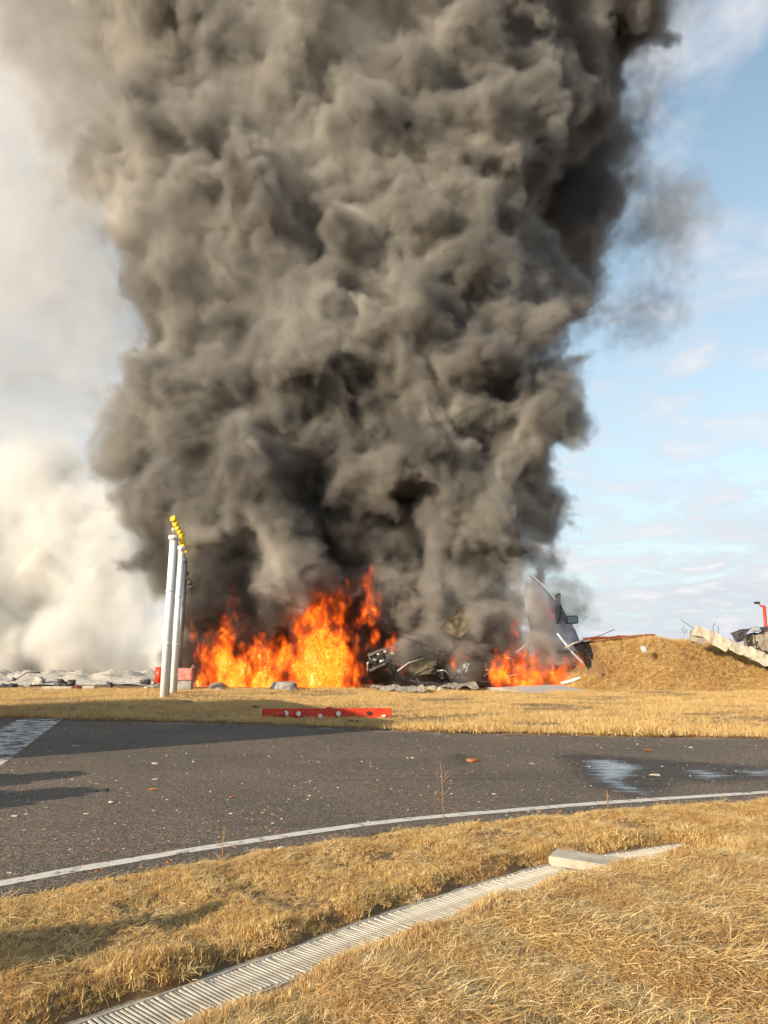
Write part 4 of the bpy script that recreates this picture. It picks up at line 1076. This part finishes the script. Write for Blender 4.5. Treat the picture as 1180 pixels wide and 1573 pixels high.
bm = bmesh.new(); box(bm, (-.1, .05, .2), (.9, .35, .42), bev=.02); link('grey_stand', bm, M['ash'], bx)

# debris row on the left
rowd = [(14, 1056, .5, 'burnt', 'dark lump at the far left end of the debris row'), (58, 1052, .8, 'ash_white', 'white crumpled heap on the left debris row'), (98, 1054, .75, 'burnt', 'tallest dark jagged lump on the left debris row'), (122, 1057, .35, 'rust', 'small brown block beside the pale plank'),
        (173, 1056, .5, 'burnt', 'small dark cone shaped lump right of the pale planks'), (220, 1052, .6, 'burnt', 'dark twisted lump left of the red drum'), (228, 1058, .35, 'ash_white', 'little white lump in front of the red drum'), (236, 1052, .5, 'ash', 'grey lump touching the red drum'), (45, 1054, .4, 'ash', 'grey lump between the dark and the white heap')]
for k, (px, py, s, m_, lab) in enumerate(rowd):
    bm = bmesh.new()
    for q in range(4): hull(bm, (rr.uniform(-s, s) * .4, rr.uniform(-.2, .2), rr.uniform(0, s * .25)), (s * rr.uniform(.5, 1), s * .6, s * rr.uniform(.5, .9)), 10, k * 5 + q)
    o = link('debris_lump', bm, M[m_]); o.location = G(px, py, .06) ; tag(o, lab, 'debris', 'lumps in the left debris row')
for (x0, x1, py, lab) in ((66, 112, 1057, 'long pale plank lying in the left debris row'), (128, 147, 1056, 'short pale plank right of the brown block')):
    bm = bmesh.new(); a, b_ = G(x0, py, .1), G(x1, py, .1); box(bm, (a + b_) / 2, ((b_ - a).length, .3, .16), bev=.02); tag(link('pale_plank', bm, M['concrete']), lab, 'plank', 'planks in the left debris row')
# low field of grey rubble behind it
tag(grid_sheet('rubble_field', np.linspace(-32, -11.5, 70), np.linspace(42.5, 54, 40), lambda X, Y: (.12 + .55 * smooth01((Y - 42.5) / 5) * (1 - smooth01((Y - 48) / 6))) * (1 - smooth01((X + 14) / 2.5)) * (.8 + .35 * snoise(X, Y, 1.6) + .25 * snoise(X, Y, 3.9, 2)), M['ash_white']), kind='structure')
pipe('bent_pole', [P(12, 1047, 44), P(24, 1044, 44), P(42, 1033, 44), P(62, 1033, 44)], .04, M['wire'], 'thin bent dark pole rising from the grey rubble at far left', 'pole')
bm = bmesh.new(); hull(bm, P(21, 1046, 43.9), (.3, .2, .5), 10, 3); tag(link('dark_bracket', bm, M['burnt']), 'small dark bracket at the foot of the bent pole', 'bracket')

# ================================================================== LIGHT MASTS
def mast(px, py_base, Y, hgt, r, m, label, heads, cross=None, headm='yellow'):
    base = P(px, py_base, Y); base.z = 0
    root = tag(empty('light_mast', base), label, 'mast', 'approach light masts')
    bm = bmesh.new(); tube(bm, [(0, 0, 0), (.02, 0, hgt * .5), (.06, 0, hgt)], [r * 1.05, r, r * .9], 18); link('pole', bm, m, root)
    bm = bmesh.new(); tube(bm, [(0, 0, .0), (0, 0, .05)], r * 1.5, 18); link('base_plate', bm, M['grey_metal'], root)
    bm = bmesh.new(); tube(bm, [(r * 1.02, r * .5, .1), (r * 1.02, r * .5, hgt * .5), (.06 + r, r * .5, hgt)], .014, 6); link('cable', bm, M['grey_metal'], root)
    bm = bmesh.new(); tube(bm, [(.06, 0, hgt - .04), (.06, 0, hgt + .12)], r * 1.25, 18); link('collar', bm, m, root)
    for zz_ in (.33, .66):
        bm = bmesh.new(); tube(bm, [(.02, 0, hgt * zz_), (.02, 0, hgt * zz_ + .06)], r * 1.08, 18); link('joint_ring', bm, m, root)
    if cross:
        a, b_ = cross
        bm = bmesh.new(); tube(bm, [a, b_], .05, 8); link('crossbar', bm, m, root)
    for (x, y, z) in heads:
        bm = bmesh.new(); tube(bm, [(x, y, z), (x, y, z + .34)], .035, 8); st = link('lamp_stem', bm, m if headm == 'burnt' else M['yellow'], root)
        bm = bmesh.new(); box(bm, (x - .02, y, z + .38), (.24, .26, .20), bev=.03); box(bm, (x - .02, y + .02, z + .50), (.12, .16, .08), bev=.02); link('lamp_head', bm, M[headm], root)
        bm = bmesh.new(); tube(bm, [(x - .02, y - .15, z + .38), (x - .02, y - .11, z + .38)], .09, 12); link('lens', bm, M[headm], root)
        bm = bmesh.new(); box(bm, (x + .05, y, z + .16), (.16, .16, .14), bev=.02); link('junction_box', bm, M[headm], root)
    return root


H1 = P(262, 826, 31).z - .1
b1 = P(253, 1070, 30.6)
mast(252, 1070, 30.6, H1, .155, M['white'], 'thick white mast nearest the camera, carrying the row of yellow lamps', [(.02 - .18 * i, .1 + i * 1.0, H1 + .42) for i in range(5)], ((.06, -.2, H1 + .36), (-.76, 4.4, H1 + .36)))
bm = bmesh.new(); box(bm, (.06, 0, H1 + .2), (.1, .1, .3))
mast(266, 1062, 33.6, H1, .13, M['white'], 'second white mast, just behind the thickest one', [(.05 - .19 * y, y, H1 + .0) for y in (.3, 1.2, 2.1)], ((.06, -.2, H1 - .06), (-.40, 2.3, H1 - .06)))
mast(273, 1056, 37.2, H1 - .1, .10, M['grey_metal'], 'grey mast third in the row, partly hidden by the white ones', [], None)
mast(275, 1054, 39.0, H1 - .5, .085, M['burnt'], 'thinnest mast, scorched dark with burnt lamp brackets at its top', [(.1, 0, H1 - .9), (.28, .1, H1 - 1.35)], None, 'burnt')

# fallen red crossbar with round lamps
fb = tag(empty('fallen_light_bar', G(502, 1106)), 'fallen red crossbar with round white lamps, lying at the road edge', 'light bar')
A = G(402, 1106); B_ = G(601, 1105); L_ = (B_ - A).length; fb.rotation_euler = (0, 0, math.atan2((B_ - A).y, (B_ - A).x))
bm = bmesh.new(); box(bm, (0, .06, .15), (L_, .10, .27), bev=.012); link('beam', bm, M['red'], fb)
bm = bmesh.new(); box(bm, (0, -.02, .028), (L_, .14, .03), bev=.006); link('lower_flange', bm, M['red'], fb)
bm = bmesh.new(); box(bm, (-L_ / 2 - .012, .06, .15), (.02, .12, .28), bev=.004); link('end_cap', bm, M['lens'], fb)
for (u, z, lean, kk) in ((.19, .185, .35, 1), (.285, .17, .12, 1), (.45, .10, .12, 1), (.59, .165, .08, 1)):
    x = (u - .5) * L_
    bm = bmesh.new(); tube(bm, [(x - lean, -.02, z - .06), (x - lean * .4, -.07, z - .03), (x, -.12, z)], [.05, .06, .062], 14); lp = link('lamp', bm, M['red'], fb)
    bm = bmesh.new(); tube(bm, [(x - .002, -.12, z), (x + .003, -.155, z)], [.062, .06], 16); link('lens', bm, M['lens'], lp)
bm = bmesh.new(); tube(bm, [(.33 * L_ * .98, .0, .17), (.33 * L_ * .98, -.03, .17)], .055, 14); link('empty_socket', bm, M['black'], fb)
bm = bmesh.new(); box(bm, (.44 * L_, -.03, .10), (.10, .03, .05), bev=.005); link('label_plate', bm, M['lens'], fb)
bm = bmesh.new(); box(bm, (.12 * L_, -.02, .10), (.22, .05, .10), bev=.01); hull(bm, (.02 * L_, .1, .30), (.25, .15, .05), 8, 3); link('torn_bracket', bm, M['red'], fb)
for k, (px, py, lab) in enumerate([(545, 1109, 'dark twisted fragment on the road edge in front of the red bar'), (395, 1086, 'reddish torn fragment in the shade behind the red bar')]):
    bm = bmesh.new(); hull(bm, (0, 0, 0), (.35, .15, .1), 10, k + 70); o = link('fragment', bm, M['black' if k == 0 else 'rust']); o.location = G(px, py, .06); tag(o, lab, 'fragment')

# ================================================================== MOUND DEBRIS
def on_mound(x, y): return Vector((x, y, float(mound_h(np.array([x]), np.array([y]))[0])))


o = link('orange_sheet', sheet([P(893, 984, 38.6), P(1006, 978, 38.8), P(1008, 974, 39.6), P(896, 979, 39.6)], 26, 6, .06, .05, 14, 1.6, rag=.04), M['orange']); tag(o, 'long orange sheet lying along the top of the mound', 'sheet')
pipe('thin_stick', [P(898, 984, 39), P(925, 975, 39), P(944, 967, 39)], .018, M['rust'], 'thin reddish stick slanting up over the orange sheet', 'stick')
o = link('white_rag', sheet([P(983, 992, 36.9), P(990, 991, 36.9), P(995, 1002, 36.7), P(986, 1004, 36.7)], 8, 8, .1, .02, 3, 3), M['white'], None, True); tag(o, 'white rag lying on the face of the mound', 'rag')


def beam(name, a, b_, w, h, m, label, seed, cat='beam', group=None, parent=None):
    a, b_ = Vector(a), Vector(b_); L_ = (b_ - a).length; bm = bmesh.new(); box(bm, (0, 0, 0), (L_, w, h))
    bmesh.ops.subdivide_edges(bm, edges=[e for e in bm.edges if e.calc_length() > L_ * .9], cuts=10); bmesh.ops.subdivide_edges(bm, edges=bm.edges, cuts=1, use_grid_fill=True)
    for v in bm.verts: v.co += Vector([noise.noise(v.co * 3 + Vector((seed, q, 0))) for q in range(3)]) * min(w, h) * .28
    o = link(name, bm, m, parent); o.location = (a + b_) / 2; o.rotation_mode = 'QUATERNION'; o.rotation_quaternion = (b_ - a).to_track_quat('X', 'Z')
    if label: tag(o, label, cat, group)
    return o


beam('concrete_beam', P(1066, 968, 36.9), P(1150, 1003, 36.3), .5, .42, M['concrete'], 'longest broken concrete beam slanting down the right side of the mound', 3)
beam('concrete_beam', P(1148, 1001, 36.3), P(1192, 1020, 35.9), .55, .5, M['concrete'], 'wide concrete beam end below the longest beam, over the black gap', 5)
beam('concrete_beam', P(1060, 976, 37.1), P(1082, 984, 36.9), .4, .4, M['concrete_dark'], 'short broken concrete stub at the upper end of the longest beam', 8)
beam('concrete_beam', P(1096, 987, 36.6), P(1116, 998, 36.4), .3, .2, M['concrete'], 'thin pale concrete splinter under the longest beam', 9)
beam('concrete_block', P(1152, 985, 38.2), P(1190, 985, 38.2), .8, .75, M['concrete_dark'], 'tan broken wall block under the collapsed roof at right', 13, 'block')
o = link('gap_shade_sheet', sheet([P(1158, 1014, 36.2), P(1192, 1018, 36.0), P(1192, 1034, 35.7), P(1178, 1028, 35.8)], 8, 6, .05, .05, 2, 2), M['black']); tag(o, 'black sheet standing in for the dark gap under the wide concrete beam end', 'sheet')  # black sheet stands in for the shade in the gap under the beam
rf_ = tag(empty('collapsed_roof', P(1160, 990, 38)), 'collapsed dark roof with white patch on the rubble at the right edge', 'roof'); off = -rf_.location
rp = lambda px, py, Y: P(px, py, Y) + off
link('roof_sheet', sheet([rp(1121, 972, 37.6), rp(1196, 968, 37.8), rp(1196, 962, 39.4), rp(1160, 962, 39.2)], 18, 8, .08, .05, 3, 1.6), M['purple'], rf_)
link('gable_sheet', sheet([rp(1122, 972, 37.5), rp(1148, 970, 37.6), rp(1144, 984, 37.4), rp(1130, 988, 37.3)], 12, 10, .12, .03, 6, 3), M['purple'], rf_)
link('white_patch', sheet([rp(1150, 969, 37.5), rp(1170, 969, 37.5), rp(1166, 961, 38.8), rp(1156, 962, 38.8)], 8, 6, .04, .03, 9, 3), M['white'], rf_)
bm = bmesh.new(); tube(bm, [rp(1146, 1003, 36.2), rp(1143, 985, 36.9), rp(1146, 975, 37.2)], .03, 6); link('bent_strut', bm, M['wire'], rf_)
bm = bmesh.new(); tube(bm, [rp(1148, 1006, 36.1), rp(1154, 994, 36.4), rp(1164, 986, 36.8)], .035, 6); link('bent_strut', bm, M['wire'], rf_)
for k, (pts, lab) in enumerate([([(1066, 966), (1055, 958), (1045, 951)], 'straight rebar wire sticking up left from the beam end'), ([(1052, 974), (1048, 966), (1049, 962), (1053, 966), (1056, 972)], 'looped thin wire left of the concrete beam end'),
                                ([(1101, 977), (1096, 970), (1095, 962), (1099, 957)], 'curled thin wire rising from the middle of the longest beam'), ([(1103, 976), (1104, 968), (1103, 962)], 'shorter thin wire right of the curled one')]):
    pipe('rebar_wire', [P(x, y, 36.8) for x, y in pts], .014, M['wire'], lab, 'wire', group='wires on the concrete beam', n=6)
lm = tag(empty('red_lamp_pole', P(1178, 985, 42)), 'red pole with a small dark lamp on a short arm', 'lamp pole'); off = -lm.location
bm = bmesh.new(); tube(bm, [P(1178, 990, 42) + off, P(1174, 931, 42) + off], [.10, .08], 10); link('pole', bm, M['red'], lm)
bm = bmesh.new(); tube(bm, [P(1174, 931, 42) + off, P(1169, 931, 42) + off, P(1166, 928, 42) + off], .045, 8); link('arm', bm, M['red'], lm)
bm = bmesh.new(); box(bm, P(1163, 926, 42) + off, (.26, .2, .12), bev=.02); link('lamp_head', bm, M['dark_plastic'], lm)
for k in range(26):
    x = rr.uniform(MX0 + 2, 18.5); y = rr.uniform(36.2, 38.8); s = rr.uniform(.06, .2)
    bm = bmesh.new(); hull(bm, (0, 0, 0), (s * 1.6, s, s * .6), 9, 300 + k); mk = rr.choice(['concrete', 'rust', 'ash_white', 'litter']); o = link('mound_scrap', bm, M[mk]); o.location = on_mound(x, y)
    tag(o, '%s %s scrap %s of the mound, %s' % ('small' if s > .13 else 'tiny', dict(concrete='sandy', rust='dark red', ash_white='whitish', litter='orange')[mk], 'low at the foot' if y < 37 else 'halfway up' if y < 38 else 'near the top',
        'near the black sheet' if x < MX0 + 4.5 else 'in its middle' if x < MX0 + 7.5 else 'near the concrete beams'), 'debris', 'tiny scraps on the mound')

# ================================================================== FOREGROUND SMALL THINGS
def weed(px, py0, py1, label, seed, spread):
    base = G(px, py0, .02); hgt = (py0 - py1) / F * base.y * 1.02
    root = tag(empty('dry_weed', base), label, 'plant')
    rg = random.Random(seed)
    bm = bmesh.new(); tube(bm, [(0, 0, 0), (-.01, 0, hgt * .4), (.005 - spread * .2, 0, hgt * .8), (-spread * .3, 0, hgt)], [.004, .0035, .0025, .001], 6); link('stem', bm, M['stalk'], root)
    for k in range(6):
        z0 = hgt * rg.uniform(.15, .75); sgn = rg.choice((-1, 1)); bm = bmesh.new()
        tube(bm, [(0, 0, z0), (sgn * spread * rg.uniform(.3, .5), rg.uniform(-.02, .02), z0 + hgt * .08), (sgn * spread * rg.uniform(.6, 1), rg.uniform(-.03, .03), z0 + hgt * rg.uniform(.05, .25))], [.0025, .002, .0008], 5); link('side_stem', bm, M['stalk'], root)
    return root


weed(682, 1262, 1178, 'tall dry weed standing at the road edge by the white line', 3, .11)
weed(343, 1316, 1272, 'short thin dry stalk crossing the white line at left', 6, .02)
weed(935, 1240, 1216, 'tiny dry sprig by the white line near the large puddle', 8, .03)
for k, (px, py, s, m_, lab) in enumerate([(433, 1306, .075, 'rock', 'white stone at the grass edge below the white line'), (1110, 1318, .11, 'burnt', 'grey dark clod lying in the straw at right'), (635, 1536, .06, 'burnt', 'small dark clod in the straw at the bottom of the photo')]):
    bm = bmesh.new(); hull(bm, (0, 0, 0), (s, s * .8, s * .6), 16, 80 + k); bmesh.ops.subdivide_edges(bm, edges=bm.edges, cuts=1, smooth=.4)
    o = link('stone', bm, M[m_]); o.location = G(px, py, .05); tag(o, lab, 'stone')
# chips and orange crumbs on the tarmac
bm = bmesh.new(); bm2 = bmesh.new(); rr = random.Random(5)
for k in range(1700):
    px, py = rr.uniform(-40, 1220), 1104 + 250 * rr.random() ** 1.5; g_ = G(px, py)
    d_, s_ = dist_poly(np.array([g_.x]), np.array([g_.y]), rn_c)
    if s_[0] > 0 or g_.y > np.interp(g_.x, [p[0] for p in ROAD_FAR], [p[1] for p in ROAD_FAR]): continue
    s = rr.uniform(.006, .016) * (1 + .05 * g_.y) * (2.2 if rr.random() < .05 else 1)
    hull(bm if rr.random() < .45 else bm2, (g_.x, g_.y, .004), (s * rr.uniform(1, 2), s, s * .6), 7, k)
tag(link('orange_crumbs', bm, M['litter']), 'orange brown crumbs of debris scattered over the tarmac', 'debris', kind='stuff')
tag(link('pale_chips', bm2, M['litter_pale']), 'pale stone chips scattered over the tarmac', 'debris', kind='stuff')
for k, (px, py, s, m_, lab) in enumerate([(157, 1213, .11, 'black', 'flat black scrap on the road right of the left shadows'), (725, 1168, .16, 'litter', 'flat orange fragment on a dark stain in mid road'), (237, 1173, .07, 'rock', 'white chip on the sunlit road at left, the larger upper one'), (237, 1197, .05, 'rock', 'white chip on the road below the larger one'), (997, 1152, .10, 'litter', 'small orange fragment on the road above the puddles'),
                                          (237, 1212, .08, 'litter', 'orange crumb on the road under the two white chips'), (170, 1232, .05, 'litter_pale', 'pale chip on the road near the two left shadows'), (1007, 1190, .09, 'litter_pale', 'pale fragment on the road between the two puddles'), (115, 1146, .10, 'litter_pale', 'pale fragment in the long shadow at left')]):
    bm = bmesh.new(); hull(bm, (0, 0, 0), (s * 1.6, s, s * .35), 12, 90 + k); o = link('road_fragment', bm, M[m_]); o.location = G(px, py, .015); tag(o, lab, 'fragment', 'fragments on the road')

# ================================================================== just outside the frame: truck and person known from shadows, two casters added
ft = tag(empty('parked_truck', (0, 0, 0)), 'parked box truck left of the frame whose long shadow crosses the road', 'truck')
ax_ = Vector((-.40, .917, 0)).normalized(); sd_ = Vector((-ax_.y, ax_.x, 0))          # length axis, and away from the road
_tip = G(645, 1117); ft.rotation_euler = (0, 0, math.atan2(ax_.y, ax_.x))
_R = Matrix.Rotation(ft.rotation_euler.z, 3, 'Z'); ft.location = _tip + Vector((sdir.x, sdir.y, 0)) * (3.85 / math.tan(SUN_EL)) - _R @ Vector((.3, .1, 0))
def tb(name, c, s, m, bev=.05, parent=None):
    bm = bmesh.new(); box(bm, c, s, bev=bev); return link(name, bm, m, parent or ft)
tb('cargo_box', (5.8, 1.3, 2.35), (11.0, 2.4, 3.0), M['white']); tb('chassis', (6.8, 1.3, .7), (13.4, 1.0, .3), M['dark_plastic']); tb('cab', (12.6, 1.3, 1.75), (2.3, 2.4, 2.3), M['red'], .15)
tb('windscreen', (13.76, 1.3, 2.15), (.04, 2.0, .9), M['mirror'], .01)
for x in (1.7, 3.0, 12.4):
    for y in (.25, 2.35):
        bm = bmesh.new(); tube(bm, [(x, y - .15, .5), (x, y + .15, .5)], .5, 20); w = link('wheel', bm, M['dark_plastic'], ft)


def person(loc, rz, label):
    me = bpy.data.meshes.new('person')
    J = {'pelvis': (0, 0, .95, .14), 'waist': (0, 0, 1.12, .13), 'chest': (0, 0, 1.35, .16), 'neck': (0, .01, 1.50, .06), 'chin': (0, -.01, 1.57, .075), 'head': (0, 0, 1.68, .10), 'crown': (0, .01, 1.76, .06),
         'sl': (.19, 0, 1.42, .07), 'el': (.27, .02, 1.14, .05), 'wl': (.27, -.10, .92, .035), 'hl': (.26, -.15, .84, .04), 'sr': (-.19, 0, 1.42, .07), 'er': (-.27, .02, 1.14, .05), 'wr': (-.25, -.12, .93, .035), 'hr': (-.24, -.17, .85, .04),
         'tl': (.10, 0, .88, .11), 'kl': (.12, -.01, .48, .07), 'al': (.13, .02, .09, .045), 'fl': (.15, -.14, .04, .04), 'tr': (-.10, 0, .88, .11), 'kr': (-.12, -.01, .48, .07), 'ar': (-.13, .02, .09, .045), 'fr': (-.15, -.14, .04, .04)}
    Ed = [('pelvis', 'waist'), ('waist', 'chest'), ('chest', 'neck'), ('neck', 'chin'), ('chin', 'head'), ('head', 'crown'), ('chest', 'sl'), ('sl', 'el'), ('el', 'wl'), ('wl', 'hl'), ('chest', 'sr'), ('sr', 'er'), ('er', 'wr'), ('wr', 'hr'), ('pelvis', 'tl'), ('tl', 'kl'), ('kl', 'al'), ('al', 'fl'), ('pelvis', 'tr'), ('tr', 'kr'), ('kr', 'ar'), ('ar', 'fr')]
    ks = list(J); me.from_pydata([J[k][:3] for k in ks], [(ks.index(a), ks.index(b_)) for a, b_ in Ed], [])
    o = bpy.data.objects.new('person', me); COL.objects.link(o); md = o.modifiers.new('skin', 'SKIN')
    me.materials.append(M['dark_plastic'])
    for i, k in enumerate(ks): me.skin_vertices[0].data[i].radius = (J[k][3], J[k][3])
    me.skin_vertices[0].data[0].use_root = True; o.modifiers.new('smooth', 'SUBSURF').levels = 1
    o.location = loc; o.rotation_euler = (0, 0, rz); return tag(o, label, 'person')


hs_ = 1.76 / math.tan(SUN_EL); back = Vector((sdir.x, sdir.y, 0)) * hs_
for q, (w_, lab) in enumerate(((0, 'person in dark clothes whose shadow streaks over the near grass'),)):
    g_ = G(352 - 20 * q, 1388, .04) + back + Vector((sdir.y, -sdir.x, 0)) * w_; pe = person((g_.x, g_.y, 0), 2.2, lab); pe.scale = (1.2, 1.2, 1.03)
for (px, py, w_, lab) in ((112, 1188, 1.15, 'added unseen wheeled box casting the upper of the two left shadows'), (126, 1214, 1.25, 'added unseen wheeled box casting the lower of the two left shadows')):
    g_ = G(px, py) + Vector((sdir.x, sdir.y, 0)) * (1.5 / math.tan(SUN_EL)); tr_ = tag(empty('added_caster', (g_.x, g_.y, 0), math.atan2(sdir.x, -sdir.y)), lab, 'shadow_caster', 'added shadow casters left of the frame')  # wheeled boxes added out of view to cast the two left shadows
    bm = bmesh.new(); box(bm, (0, 0, .85), (w_, .9, 1.1), bev=.2); link('body', bm, M['red'], tr_)
    bm = bmesh.new(); tube(bm, [(-.3, -.2, 1.38), (-.2, 0, 1.5), (.2, 0, 1.5), (.3, -.2, 1.38)], .06, 8); link('handle', bm, M['grey_metal'], tr_)
    for x_ in (-w_ / 2, w_ / 2):
        for y_ in (-.35, .35):
            bm = bmesh.new(); tube(bm, [(x_ - .05, y_, .2), (x_ + .05, y_, .2)], .2, 16); link('wheel', bm, M['dark_plastic'], tr_)
